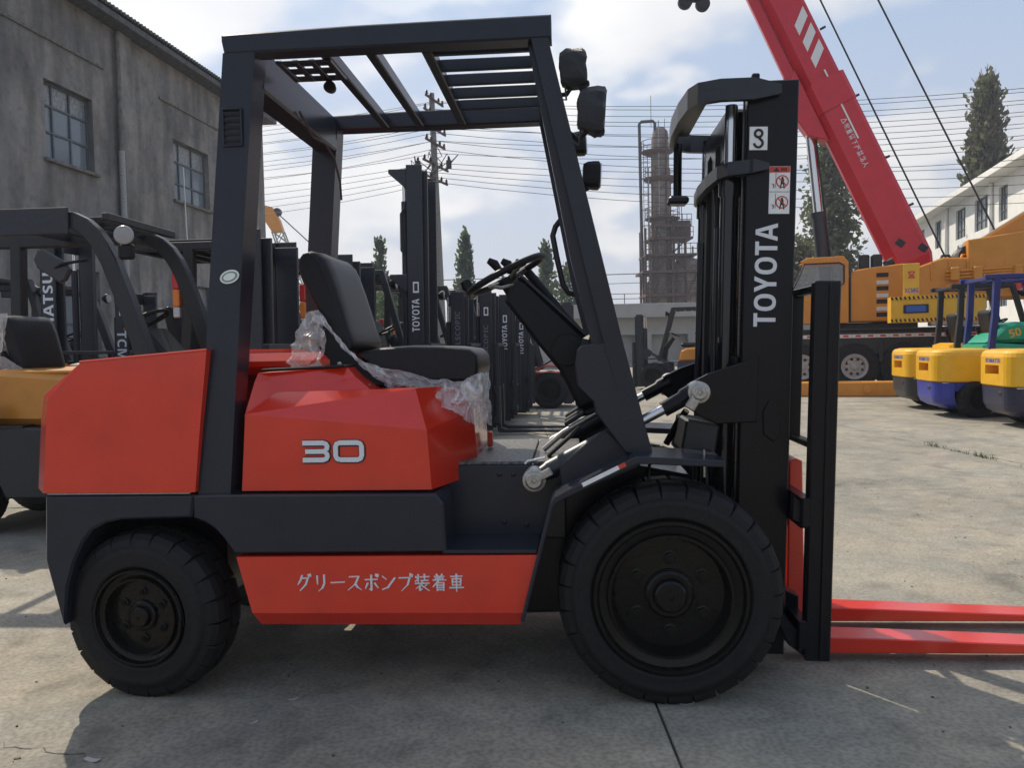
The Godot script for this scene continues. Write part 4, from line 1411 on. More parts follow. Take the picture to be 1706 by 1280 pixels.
	for sd in [1.0, -1.0]:
		pr(c, "carriage_plate", bp, [[0.33, 0.20], [0.428, 0.16], [0.428, 0.70], [0.33, 0.66]], minf(0.215 * sd, 0.250 * sd), maxf(0.215 * sd, 0.250 * sd), 0.005)
		bx(c, "backrest_post", bp, Vector3(0.491, 0.760, 0.482 * sd), Vector3(0.082, 1.26, 0.018), 0.004)
		bx(c, "backrest_post_flange", bp, Vector3(0.458, 0.760, 0.455 * sd), Vector3(0.014, 1.255, 0.040), 0.003)
		bx(c, "backrest_post_rib", bp, Vector3(0.500, 0.760, 0.494 * sd), Vector3(0.014, 1.250, 0.008), 0.002)
		bx(c, "backrest_bar", bp, Vector3(0.482, 1.100, 0.165 * sd), Vector3(0.040, 0.52, 0.016), 0.003)
		pr(c, "bar_hook", bp, [[0.40, 0.60], [0.486, 0.555], [0.486, 0.620], [0.40, 0.685]], minf(0.44 * sd, 0.472 * sd), maxf(0.44 * sd, 0.472 * sd), 0.004)
		pr(c, "lower_hook", bp, [[0.375, 0.290], [0.45, 0.205], [0.45, 0.14], [0.40, 0.175], [0.365, 0.25]], minf(0.40 * sd, 0.47 * sd), maxf(0.40 * sd, 0.47 * sd), 0.004)
	bx(c, "backrest_top", bp, Vector3(0.482, 1.368, 0.0), Vector3(0.036, 0.030, 0.95), 0.004)
	bx(c, "backrest_rail", bp, Vector3(0.482, 0.842, 0.0), Vector3(0.032, 0.024, 0.95), 0.004)
	for zf in [0.150, -0.200]:
		var f := hub(F, "fork", Vector3(0, 0, zf))
		m = MB.new()
		m.prism([[0.478, 0.745], [0.505, 0.755], [0.525, 0.745], [0.532, 0.110], [0.560, 0.098], [0.80, 0.092], [1.62, 0.062], [1.64, 0.050], [1.60, 0.040], [0.56, 0.036], [0.500, 0.045], [0.474, 0.075], [0.466, 0.12]], -0.060, 0.060, 0.004)
		piece(f, "blade", m.mesh(), M.red_paint)
		bx(f, "hook", M.red_paint, Vector3(0.448, 0.715, 0.0), Vector3(0.05, 0.04, 0.10), 0.006)
		tb(f, "stop_pin", M.steel, [Vector3(0.462, 0.74, 0.02), Vector3(0.462, 0.785, 0.02)], 0.008, 8)


# ---------------------------------------------------------------- buildings
func pierced(m: MB, s0: float, s1: float, y0: float, y1: float, holes: Array, depth: float) -> void:
	# wall face in the xy plane at z 0 looking to +z, with real openings [s0, s1, y0, y1] and their reveals
	var xs := [s0, s1]
	var ys := [y0, y1]
	for h in holes:
		xs.append(h[0]); xs.append(h[1]); ys.append(h[2]); ys.append(h[3])
	xs.sort()
	ys.sort()
	for i in xs.size() - 1:
		for j in ys.size() - 1:
			if xs[i + 1] - xs[i] < 1e-4 or ys[j + 1] - ys[j] < 1e-4:
				continue
			var cx: float = (xs[i] + xs[i + 1]) * 0.5
			var cy: float = (ys[j] + ys[j + 1]) * 0.5
			var inside := false
			for h in holes:
				if cx > h[0] and cx < h[1] and cy > h[2] and cy < h[3]:
					inside = true
			if not inside:
				m.quad(Vector3(xs[i], ys[j], 0), Vector3(xs[i + 1], ys[j], 0), Vector3(xs[i + 1], ys[j + 1], 0), Vector3(xs[i], ys[j + 1], 0))
	for h in holes:
		var a := Vector3(h[0], h[2], 0)
		var b := Vector3(h[1], h[2], 0)
		var c := Vector3(h[1], h[3], 0)
		var d := Vector3(h[0], h[3], 0)
		var k := Vector3(0, 0, -depth)
		m.face([a, b, b + k, a + k], Vector3(0, 1, 0))
		m.face([c, d, d + k, c + k], Vector3(0, -1, 0))
		m.face([a, d, d + k, a + k], Vector3(1, 0, 0))
		m.face([b, c, c + k, b + k], Vector3(-1, 0, 0))


func make_window(b: Node3D, h: Array, depth: float, cols: Array, rows: Array, frame: Material, glass: Array, bars := 0.05) -> void:
	# cols and rows are fractions at which the glazing bars run
	var w := hub(b, "window", Vector3(h[0], h[2], -depth * 0.6))
	var W: float = h[1] - h[0]
	var H: float = h[3] - h[2]
	for x in [0.0] + cols + [1.0]:
		bx(w, "frame", frame, Vector3(clampf(x * W, bars * 0.5, W - bars * 0.5), H * 0.5, 0), Vector3(bars, H, 0.06), 0.004)
	for y in [0.0] + rows + [1.0]:
		bx(w, "frame", frame, Vector3(W * 0.5, clampf(y * H, bars * 0.5, H - bars * 0.5), 0.002), Vector3(W, bars, 0.052), 0.004)
	var cx := [0.0] + cols + [1.0]
	var cy := [0.0] + rows + [1.0]
	for i in cx.size() - 1:
		for j in cy.size() - 1:
			var g: Material = glass[(i * 3 + j * 5) % glass.size()]
			var tilt := Basis(Vector3.UP, 0.02 * sin(i * 4.1 + j * 2.3)) * Basis(Vector3(1, 0, 0), 0.02 * sin(i * 1.7 + j * 5.9))
			bx(w, "pane", g, Vector3((cx[i] + cx[i + 1]) * 0.5 * W, (cy[j] + cy[j + 1]) * 0.5 * H, -0.012), Vector3((cx[i + 1] - cx[i]) * W - 0.02, (cy[j + 1] - cy[j]) * H - 0.02, 0.008), 0.0, tilt)


func make_buildings() -> void:
	# grey cement works hall on the left, its long side running away from us
	var a := deg_to_rad(7.0)
	var u := Vector3(sin(a), 0, -cos(a))
	var n := Vector3(cos(a), 0, sin(a))
	var b := thing("factory_hall", "old grey cement hall with two upper windows and a dark eave", "building", Vector3(-12.5, 0, 0))
	b.transform.basis = Basis(u, Vector3.UP, n)
	var holes := [[18.58, 20.30, 5.60, 7.35], [23.98, 26.06, 5.62, 7.35], [13.2, 14.9, 5.60, 7.35], [18.7, 20.3, 1.2, 3.2], [24.0, 26.0, 1.2, 3.2]]
	var m := MB.new()
	pierced(m, 8.0, 30.2, 0.0, 9.40, holes, 0.30)
	m.quad(Vector3(30.2, 0, 0), Vector3(30.2, 0, -14), Vector3(30.2, 9.4, -14), Vector3(30.2, 9.4, 0))
	m.quad(Vector3(8, 0, -14), Vector3(8, 0, 0), Vector3(8, 9.4, 0), Vector3(8, 9.4, -14))
	m.quad(Vector3(30.2, 0, -14), Vector3(8, 0, -14), Vector3(8, 9.4, -14), Vector3(30.2, 9.4, -14))
	m.face([Vector3(8, 0, -0.32), Vector3(30.2, 0, -0.32), Vector3(30.2, 9.4, -0.32), Vector3(8, 9.4, -0.32)], Vector3(0, 0, 1))
	piece(b, "wall", m.mesh(), M.old_cement)
	for i in holes.size():
		make_window(b, holes[i], 0.28, [0.26, 0.62], [0.36, 0.70] if i != 1 else [0.30, 0.66], M.old_frame, [M.window_glass, M.dull_glass, M.window_glass])
		bx(b, "sill", M.cement_trim, Vector3((holes[i][0] + holes[i][1]) * 0.5, holes[i][2] - 0.05, 0.03), Vector3(holes[i][1] - holes[i][0] + 0.2, 0.08, 0.12), 0.01)
	# eave, corrugated edge, string course, piers and the downpipe
	bx(b, "eave", M.roof_sheet, Vector3(19.1, 9.48, 0.16), Vector3(22.6, 0.16, 0.62), 0.01)
	m = MB.new()
	m.loft([[Vector3(7.8, 9.60, 0.5), Vector3(30.5, 9.60, 0.5), Vector3(30.5, 9.66, 0.5), Vector3(7.8, 9.66, 0.5)], [Vector3(7.8, 11.6, -7), Vector3(30.5, 11.6, -7), Vector3(30.5, 11.68, -7), Vector3(7.8, 11.68, -7)], [Vector3(7.8, 9.60, -14.4), Vector3(30.5, 9.60, -14.4), Vector3(30.5, 9.66, -14.4), Vector3(7.8, 9.66, -14.4)]])
	var rf := piece(b, "roof", m.mesh(), M.roof_sheet)
	m = MB.new()
	for i in 150:
		m.tube([Vector3(7.9 + i * 0.15, 9.62, 0.54), Vector3(7.9 + i * 0.15, 9.75, 0.0)], 0.05, 6)
	piece(rf, "corrugation", m.mesh(), M.roof_sheet)
	bx(b, "string_course", M.cement_trim, Vector3(14.8, 8.27, 0.02), Vector3(12.0, 0.07, 0.06), 0.01)
	bx(b, "string_course", M.cement_trim, Vector3(26.5, 8.30, 0.02), Vector3(6.4, 0.06, 0.06), 0.01)
	bx(b, "pier", M.old_cement, Vector3(21.62, 4.7, 0.05), Vector3(0.55, 9.4, 0.10), 0.01)
	tb(b, "downpipe", M.cement_trim, [Vector3(21.25, 9.3, 0.12), Vector3(21.25, 6.2, 0.12)], 0.06, 10)
	tb(b, "downpipe", M.pipe_grey, [Vector3(21.25, 6.35, 0.12), Vector3(21.25, 0.2, 0.12)], 0.075, 10)
	tb(b, "wall_conduit", M.machine_white, [Vector3(24.35, 6.6, 0.08), Vector3(24.4, 4.9, 0.08), Vector3(24.6, 2.0, 0.08)], 0.022, 6)

	# white plastered building on the right, seen along its long side
	a = deg_to_rad(14.0)
	u = Vector3(sin(a), 0, -cos(a))
	n = Vector3(cos(a), 0, sin(a))
	b = thing("white_building", "two-storey white plastered building with a row of windows under its eave", "building", Vector3(13.3, 0, 0))
	b.transform.basis = Basis(-u, Vector3.UP, -n)   # local x towards us, z towards the yard
	var hs := []
	var pos := [[51.4, 50.0], [47.0, 45.2], [55.5, 54.0], [43.6, 41.5], [39.9, 38.7], [36.6, 34.6], [33.0, 31.2]]
	for p in pos:
		hs.append([-p[0], -p[1], 6.55, 8.15])
		hs.append([-p[0], -p[1], 2.6, 4.4])
	m = MB.new()
	pierced(m, -66.0, -24.0, 0.0, 8.55, hs, 0.25)
	m.face([Vector3(-24, 0, 0), Vector3(-24, 0, -10), Vector3(-24, 8.55, -10), Vector3(-24, 8.55, 0)], Vector3(1, 0, 0))
	m.face([Vector3(-66, 0, 0), Vector3(-66, 0, -10), Vector3(-66, 8.55, -10), Vector3(-66, 8.55, 0)], Vector3(-1, 0, 0))
	m.face([Vector3(-66, 0, -0.27), Vector3(-24, 0, -0.27), Vector3(-24, 8.55, -0.27), Vector3(-66, 8.55, -0.27)], Vector3(0, 0, 1))
	piece(b, "wall", m.mesh(), M.plaster_white)
	for h in hs:
		make_window(b, h, 0.22, [0.33, 0.66], [0.30, 0.65], M.old_frame, [M.window_glass, M.dull_glass], 0.06)
	bx(b, "eave", M.plaster_white, Vector3(-45, 8.70, 0.25), Vector3(42.6, 0.30, 1.0), 0.02)
	bx(b, "parapet", M.plaster_white, Vector3(-45, 9.05, -0.1), Vector3(42.2, 0.42, 0.2), 0.02)
	m = MB.new()
	m.face([Vector3(-66, 8.86, 0.2), Vector3(-24, 8.86, 0.2), Vector3(-24, 8.86, -10), Vector3(-66, 8.86, -10)], Vector3.UP)
	piece(b, "roof", m.mesh(), M.grey_panel)
	for x in [-40.7, -48.5, -57.5]:
		tb(b, "downpipe", M.plaster_white, [Vector3(x, 8.5, 0.1), Vector3(x, 0.2, 0.1)], 0.09, 8)
	for x in [-44.4, -38.2]:
		var ac := hub(b, "air_conditioner", Vector3(x, 5.75, 0.32))
		bx(ac, "case", M.machine_white, Vector3.ZERO, Vector3(0.85, 0.6, 0.34), 0.02)
		m = MB.new()
		m.lathe([[0.22, 0.0], [0.22, 0.02], [0.0, 0.03]], 16)
		piece(ac, "fan_grille", m.mesh(), M.fork_grey, Vector3(-0.12, 0, 0.17))
		bx(ac, "bracket", M.cement_trim, Vector3(0, -0.34, -0.02), Vector3(0.9, 0.05, 0.5), 0.005)
	tb(b, "wall_pipe", M.fork_grey, [Vector3(-64, 5.45, 0.12), Vector3(-40.5, 5.45, 0.12), Vector3(-30, 6.4, 0.12)], 0.035, 6)

	# low grey block far behind, with a deep roof band
	b = thing("low_block", "low grey concrete block with a deep roof band below the tower", "building", Vector3(4.2, 0, -45.0))
	var lo := []
	for i in 6:
		lo.append([0.6 + i * 2.9, 2.6 + i * 2.9, 0.1, 1.7])
	m = MB.new()
	pierced(m, 0, 18, 0, 2.62, lo, 0.5)
	m.face([Vector3(0, 0, 0), Vector3(0, 0, -9), Vector3(0, 2.62, -9), Vector3(0, 2.62, 0)], Vector3(-1, 0, 0))
	m.face([Vector3(0, 0, -0.52), Vector3(18, 0, -0.52), Vector3(18, 2.62, -0.52), Vector3(0, 2.62, -0.52)], Vector3(0, 0, 1))
	piece(b, "wall", m.mesh(), M.grey_panel)
	bx(b, "roof_band", M.grey_panel, Vector3(8.8, 3.0, -4.2), Vector3(19.2, 0.76, 9.6), 0.02)
	var rl := hub(b, "roof_railing", Vector3(0, 3.38, 0.3))
	for i in 12:
		tb(rl, "post", M.rust_steel, [Vector3(0.2 + i * 0.9, 0, 0), Vector3(0.2 + i * 0.9, 0.55, 0)], 0.022, 5)
	for y in [0.28, 0.55]:
		tb(rl, "rail", M.rust_steel, [Vector3(0.2, y, 0), Vector3(10.1, y, 0)], 0.018, 5)
	# grass bank and wall further left
	b = thing("yard_wall", "long low grey yard wall closing the far end behind the trucks", "wall", Vector3(-16, 0, -42))
	for i in 10:
		bx(b, "wall_panel", M.grey_panel, Vector3(1.0 + i * 2.0, 0.85, 0), Vector3(1.98, 1.7, 0.2), 0.01)


func ring_path(c: Vector3, r: float, n := 20) -> Array:
	var p := []
	for i in n:
		p.append(c + Vector3(cos(TAU * i / n) * r, 0, sin(TAU * i / n) * r))
	return p


func make_tower() -> void:
	var t := thing("process_tower", "tall rusty process tower with platforms and pipes behind the low block", "tower", Vector3(14.75, 0, -80))
	var m := MB.new()
	m.T = Transform3D(Basis(Vector3(1, 0, 0), -PI / 2), Vector3.ZERO)   # lathe axis upright
	m.lathe([[1.05, 3.0], [1.05, 12.6], [0.98, 12.7], [0.92, 18.0], [0.84, 18.1], [0.80, 21.0], [0.72, 21.6], [0.40, 22.0], [0.0, 22.1]], 24, false)
	piece(t, "shell", m.mesh(), M.tower_shell)
	for p in [[19.6, 0.82, 1.55, -0.5], [17.0, 0.93, 1.85, 0.25], [13.2, 1.0, 1.7, 0.2]]:
		var d := hub(t, "platform", Vector3(0.0, p[0], 0.0))
		m = MB.new()
		m.T = Transform3D(Basis(Vector3(1, 0, 0), -PI / 2), Vector3(p[3] * 0.6, 0, 0))
		m.lathe([[p[1] * 0.6, -0.25], [p[2] * 0.7, -0.22], [p[2], 0.0], [p[2], 0.12], [p[1] * 0.6, 0.12]], 18)
		piece(d, "deck", m.mesh(), M.rust_steel)
		for y in [0.55, 1.05]:
			m = MB.new()
			m.tube(ring_path(Vector3(p[3] * 0.6, y, 0), p[2] * 0.97, 18), 0.035, 5, true)
			piece(d, "rail", m.mesh(), M.rust_steel)
		for i in 9:
			var a := TAU * i / 9.0
			var q := Vector3(p[3] * 0.6 + cos(a) * p[2] * 0.97, 0, sin(a) * p[2] * 0.97)
			tb(d, "rail_post", M.rust_steel, [q, q + Vector3(0, 1.05, 0)], 0.03, 4)
	# overhead vapour pipe that comes down on the left
	tb(t, "vapour_pipe", M.fork_grey, [Vector3(-0.55, 21.6, 0.3), Vector3(-0.55, 22.35, 0.3), Vector3(-0.75, 22.55, 0.3), Vector3(-1.85, 22.5, 0.3), Vector3(-2.05, 22.3, 0.3), Vector3(-1.95, 12.0, 0.3), Vector3(-1.75, 4.0, 0.3)], 0.15, 10)
	for p in [[-1.0, 0.95, 4.0, 19.5, 0.07], [-1.3, 0.8, 4.0, 18.0, 0.05], [0.35, 1.0, 4.0, 21.5, 0.09], [0.75, 0.95, 4.0, 17.0, 0.06], [1.5, 0.6, 6.0, 14.0, 0.05], [-0.35, 1.05, 10.0, 22.4, 0.05], [1.9, 0.4, 5.0, 19.0, 0.035], [2.9, 0.6, 3.5, 10.5, 0.09]]:
		tb(t, "riser_pipe", M.rust_steel if int(p[3]) % 2 else M.pipe_grey, [Vector3(p[0], p[2], p[1]), Vector3(p[0], p[3], p[1])], p[4], 6)
	for p in [[-0.9, 22.0, 25.0], [0.4, 21.6, 22.8], [1.9, 19.0, 22.6]]:
		tb(t, "rod", M.rust_steel, [Vector3(p[0], p[1], 0.2), Vector3(p[0], p[2], 0.2)], 0.03, 4)
	# caged ladder
	var l := hub(t, "ladder", Vector3(-1.55, 5.0, 0.6))
	for s in [-0.2, 0.2]:
		tb(l, "stile", M.rust_steel, [Vector3(s, 0, 0), Vector3(s, 14.5, 0)], 0.035, 4)
	for i in 36:
		tb(l, "rung", M.rust_steel, [Vector3(-0.2, i * 0.4, 0), Vector3(0.2, i * 0.4, 0)], 0.02, 4)
	for i in 9:
		m = MB.new()
		m.tube(ring_path(Vector3(0, 1.5 + i * 1.5, 0.3), 0.42, 10), 0.025, 4, true)
		piece(l, "cage_hoop", m.mesh(), M.rust_steel)
	# stepped steel frame at the foot, with decks, rails and vessels
	var lv := [[12.4, -0.9, 2.6, 1.6], [11.2, -1.4, 2.7, 1.8], [9.6, -1.9, 3.0, 2.0], [8.0, -2.2, 3.6, 2.4], [5.8, -1.9, 3.4, 2.0]]
	for q in lv:
		var d := hub(t, "deck", Vector3(0, q[0], 0))
		bx(d, "plate", M.rust_steel, Vector3((q[1] + q[2]) * 0.5, 0, 0), Vector3(q[2] - q[1], 0.22, q[3] * 2.0), 0.01)
		for i in 9:
			var x: float = lerpf(q[1], q[2], i / 8.0)
			tb(d, "rail_post", M.rust_steel, [Vector3(x, 0.1, q[3]), Vector3(x, 1.05, q[3])], 0.035, 4)
		for y in [0.55, 1.05]:
			tb(d, "rail", M.rust_steel, [Vector3(q[1], y, q[3]), Vector3(q[2], y, q[3])], 0.035, 4)
	for x in [-1.8, -0.8, 0.9, 2.0, 3.2]:
		for z in [1.5, -1.5]:
			tb(t, "column", M.rust_steel, [Vector3(x, 3.0, z), Vector3(x, 12.2 if absf(x) < 2.1 else 9.0, z)], 0.12, 6)
	for k in [[-1.8, 3.4, 0.9, 8.0], [0.9, 3.4, 3.2, 8.0], [-0.8, 8.2, 2.0, 11.0], [3.2, 3.4, 0.9, 6.0], [2.0, 8.2, -0.8, 12.0]]:
		tb(t, "brace", M.rust_steel, [Vector3(k[0], k[1], 1.6), Vector3(k[2], k[3], 1.6)], 0.07, 5)
	m = MB.new()
	m.T = Transform3D(Basis(Vector3(1, 0, 0), -PI / 2), Vector3.ZERO)
	m.lathe([[1.35, 3.0], [1.35, 8.6], [1.0, 9.3], [0.0, 9.5]], 20)
	piece(t, "vessel", m.mesh(), M.tower_shell, Vector3(2.4, 0, 0.2))
	piece(t, "vessel", m.mesh(), M.tower_shell, Vector3(-0.3, -2.0, -0.4))
	bx(t, "control_cabin", M.rust_steel, Vector3(1.7, 12.2, 0.2), Vector3(1.9, 1.5, 1.6), 0.02)
	bx(t, "foundation", M.grey_panel, Vector3(0.8, 1.5, 0.0), Vector3(7.0, 3.0, 4.5), 0.02)


# ---------------------------------------------------------------- trees
func tree(label: String, at: Vector3, H: float, R: float, style: String, leaf: Material, count: int, seed_: int, leaf_size: float, group := "") -> void:
	var r := RandomNumberGenerator.new()
	r.seed = seed_
	var t := thing("cypress_tree" if style == "cone" else "broadleaf_tree" if style == "round" else "loose_conifer", label, "tree", at, r.randf() * TAU, group)
	var m := MB.new()
	m.tube([Vector3(0, 0, 0), Vector3(0.02 * H * 0.2, H * 0.4, 0.03), Vector3(0, H * 0.8, 0)], [R * 0.16, R * 0.11, R * 0.03], 8)
	for i in 9:
		var y := H * r.randf_range(0.15, 0.75)
		var a := r.randf() * TAU
		var e := R * 0.7 * (1.0 - y / H)
		m.tube([Vector3(0, y, 0), Vector3(cos(a) * e, y + e * 0.7, sin(a) * e)], [R * 0.05, R * 0.015], 5)
	piece(t, "trunk", m.mesh(), M.bark)
	m = MB.new()
	var clumps := int(count / 22.0)
	for c in clumps:
		var v := r.randf()
		var y: float
		var rad: float
		if style == "cone":
			y = pow(v, 1.15)
			rad = R * (minf(1.0, (1.0 - y) * 1.25 + 0.03)) * (0.82 + 0.3 * r.randf())
			y = 0.04 + 0.96 * y
		elif style == "loose":
			y = 0.10 + 0.90 * pow(v, 1.1)
			rad = R * pow(maxf(0.02, 1.0 - y), 0.75) * r.randf_range(0.55, 1.25)
		else:
			y = 0.35 + 0.65 * v
			rad = R * sqrt(maxf(0.05, 1.0 - pow((y - 0.62) / 0.42, 2.0))) * r.randf_range(0.6, 1.1)
		var a := r.randf() * TAU
		var k := sqrt(r.randf_range(0.25, 1.0))
		var cc := Vector3(cos(a) * rad * k, y * H, sin(a) * rad * k)
		var spread := R * (0.13 if style == "cone" else 0.17)
		for i in 22:
			var p := cc + Vector3(r.randfn(0, spread), r.randfn(0, spread * (1.6 if style == "cone" else 0.9)), r.randfn(0, spread))
			var d := Vector3(r.randfn(0, 1), r.randfn(0.5 if style == "cone" else 0.0, 1), r.randfn(0, 1)).normalized()
			if style == "cone":
				d = (d * 0.7 + Vector3(cos(a) * 0.35, 1.0, sin(a) * 0.35)).normalized()
			var s := d.cross(Vector3(r.randfn(0, 1), r.randfn(0, 1), r.randfn(0, 1))).normalized()
			var L := leaf_size * r.randf_range(0.6, 1.4)
			m.quad(p, p + d * L * 0.5 + s * L * 0.28, p + d * L, p + d * L * 0.5 - s * L * 0.28)
	piece(t, "crown", m.mesh(), leaf)


func make_trees() -> void:
	tree("slim dark cypress showing between the seat and the tall mast", Vector3(-9.4, 0, -60), 8.9, 0.85, "cone", M.leaf_dark, 2600, 1, 0.34, "cypresses behind the yard")
	tree("slim pointed cypress standing right of the tall mast", Vector3(-3.2, 0, -60), 9.3, 1.05, "cone", M.leaf_dark, 3000, 2, 0.34, "cypresses behind the yard")
	tree("slim cypress half hidden behind the steering column", Vector3(2.7, 0, -60), 8.4, 1.15, "cone", M.leaf_dark, 3000, 3, 0.34, "cypresses behind the yard")
	tree("rounded bright green bush behind the tall mast", Vector3(-7.6, 0, -52), 4.9, 1.7, "round", M.leaf_mid, 2600, 4, 0.28)
	tree("rounded dark green tree behind the grab handle", Vector3(4.4, 0, -56), 6.6, 1.5, "round", M.leaf_dark, 2600, 5, 0.30)
	tree("large loose olive-brown conifer behind the red crane boom", Vector3(19.5, 0, -50), 13.2, 2.5, "loose", M.leaf_olive, 9500, 6, 0.34)
	tree("bushy brownish conifer behind the crane cab", Vector3(16.4, 0, -47), 6.4, 2.2, "loose", M.leaf_brown, 5200, 7, 0.32)
	tree("tall brown conical conifer above the white building roof", Vector3(33.8, 0, -58.5), 18.6, 2.7, "cone", M.leaf_brown, 13000, 8, 0.42)


# ---------------------------------------------------------------- poles and cables
func make_power_lines() -> void:
	var p := thing("utility_pole", "concrete utility pole crowded with cross-arms and insulators behind the masts", "pole", Vector3(-3.02, 0, -35))
	tb(p, "post", M.pole_concrete, [Vector3(0.13, 0, 0), Vector3(0.0, 6.0, 0), Vector3(-0.12, 11.9, 0)], [0.19, 0.16, 0.115], 14)
	var ins := MB.new()
	ins.T = Transform3D(Basis(Vector3(1, 0, 0), -PI / 2), Vector3.ZERO)
	ins.lathe([[0.03, 0.0], [0.07, 0.02], [0.04, 0.06], [0.07, 0.08], [0.04, 0.12], [0.06, 0.14], [0.0, 0.2]], 10)
	var im := ins.mesh()
	for k in [[11.6, 0.9], [11.0, 1.1], [10.4, 1.1], [9.8, 1.0], [8.9, 1.3], [8.3, 1.2]]:
		var arm := hub(p, "cross_arm", Vector3(0, k[0], 0), Basis(Vector3.UP, 1.25))
		bx(arm, "beam", M.rust_steel, Vector3.ZERO, Vector3(k[1] * 2.0, 0.08, 0.08), 0.006)
		for x in [-0.9, -0.45, 0.45, 0.9]:
			piece(arm, "insulator", im, M.fork_grey, Vector3(x * k[1], 0.04, 0))
	var rg := RandomNumberGenerator.new()
	rg.seed = 3
	for i in 12:
		var a := Vector3(rg.randf_range(-0.9, 0.8), rg.randf_range(8.6, 9.6), rg.randf_range(-0.4, 0.4))
		tb(p, "jumper_cable", M.cable, [a, a + Vector3(rg.randf_range(-0.4, 0.4), 0.25, 0.1), a + Vector3(rg.randf_range(-0.7, 0.5), -0.35, 0.2), Vector3(0, a.y - 0.4, 0)], 0.02, 5)
	for s in [-0.75, 0.55]:
		var tr := hub(p, "switch_gear", Vector3(s, 8.9, 0.1))
		bx(tr, "body", M.fork_grey, Vector3.ZERO, Vector3(0.22, 0.34, 0.22), 0.02)
		piece(tr, "bushing", im, M.fork_grey, Vector3(0, 0.17, 0))
	# spans: [y at pole, dz at pole, right end, left end, sag]
	var spans := []
	for i in 7:
		spans.append([11.65 - 0.36 * i, -0.3 + 0.12 * i, Vector3(29.5, 10.6 - 0.36 * i, -27.5), Vector3(-30, 12.6 - 0.30 * i, -41.0), 0.9 + 0.08 * i])
	for i in 5:
		spans.append([9.0 - 0.22 * i, 0.1 * i, Vector3(31.0, 8.0 - 0.28 * i, -29.5), Vector3(-30, 9.8 - 0.25 * i, -43.0), 0.8 + 0.1 * i])
	for i in 5:
		spans.append([11.45 - 0.5 * i, 0.2 - 0.1 * i, Vector3(33.0, 11.9 - 0.42 * i, -31.0), Vector3(-30, 12.2 - 0.45 * i, -39.0), 1.15])
	for s in spans:
		var m := MB.new()
		for side in 2:
			var a := Vector3(-3.05, s[0], -35.0 + s[1])
			var e: Vector3 = s[2 + side]
			var path := []
			for i in 15:
				var t := i / 14.0
				path.append(a.lerp(e, t) - Vector3(0, 4.0 * t * (1.0 - t) * s[4], 0))
			m.tube(path, 0.0115, 5)
		tag(piece(self, "overhead_cable", m.mesh(), M.cable), "thin dark overhead cable strung across the sky from the utility pole", "cable", "overhead cables")
	for q in [[4.62, -40.0, 0.02], [4.25, -41.0, 0.014]]:
		tb(self, "service_cable", M.cable, [Vector3(-40, q[0], q[1]), Vector3(-15, q[0] - 0.25, q[1]), Vector3(0, q[0] - 0.1, q[1]), Vector3(11, q[0] + 0.05, q[1])], q[2], 5).set_meta("label", "low dark service cable crossing behind the masts towards the tower")
		var o := get_child(get_child_count() - 1)
		o.name = numbered("service_cable")
		o.set_meta("category", "cable")
		o.set_meta("group", "low service cables")


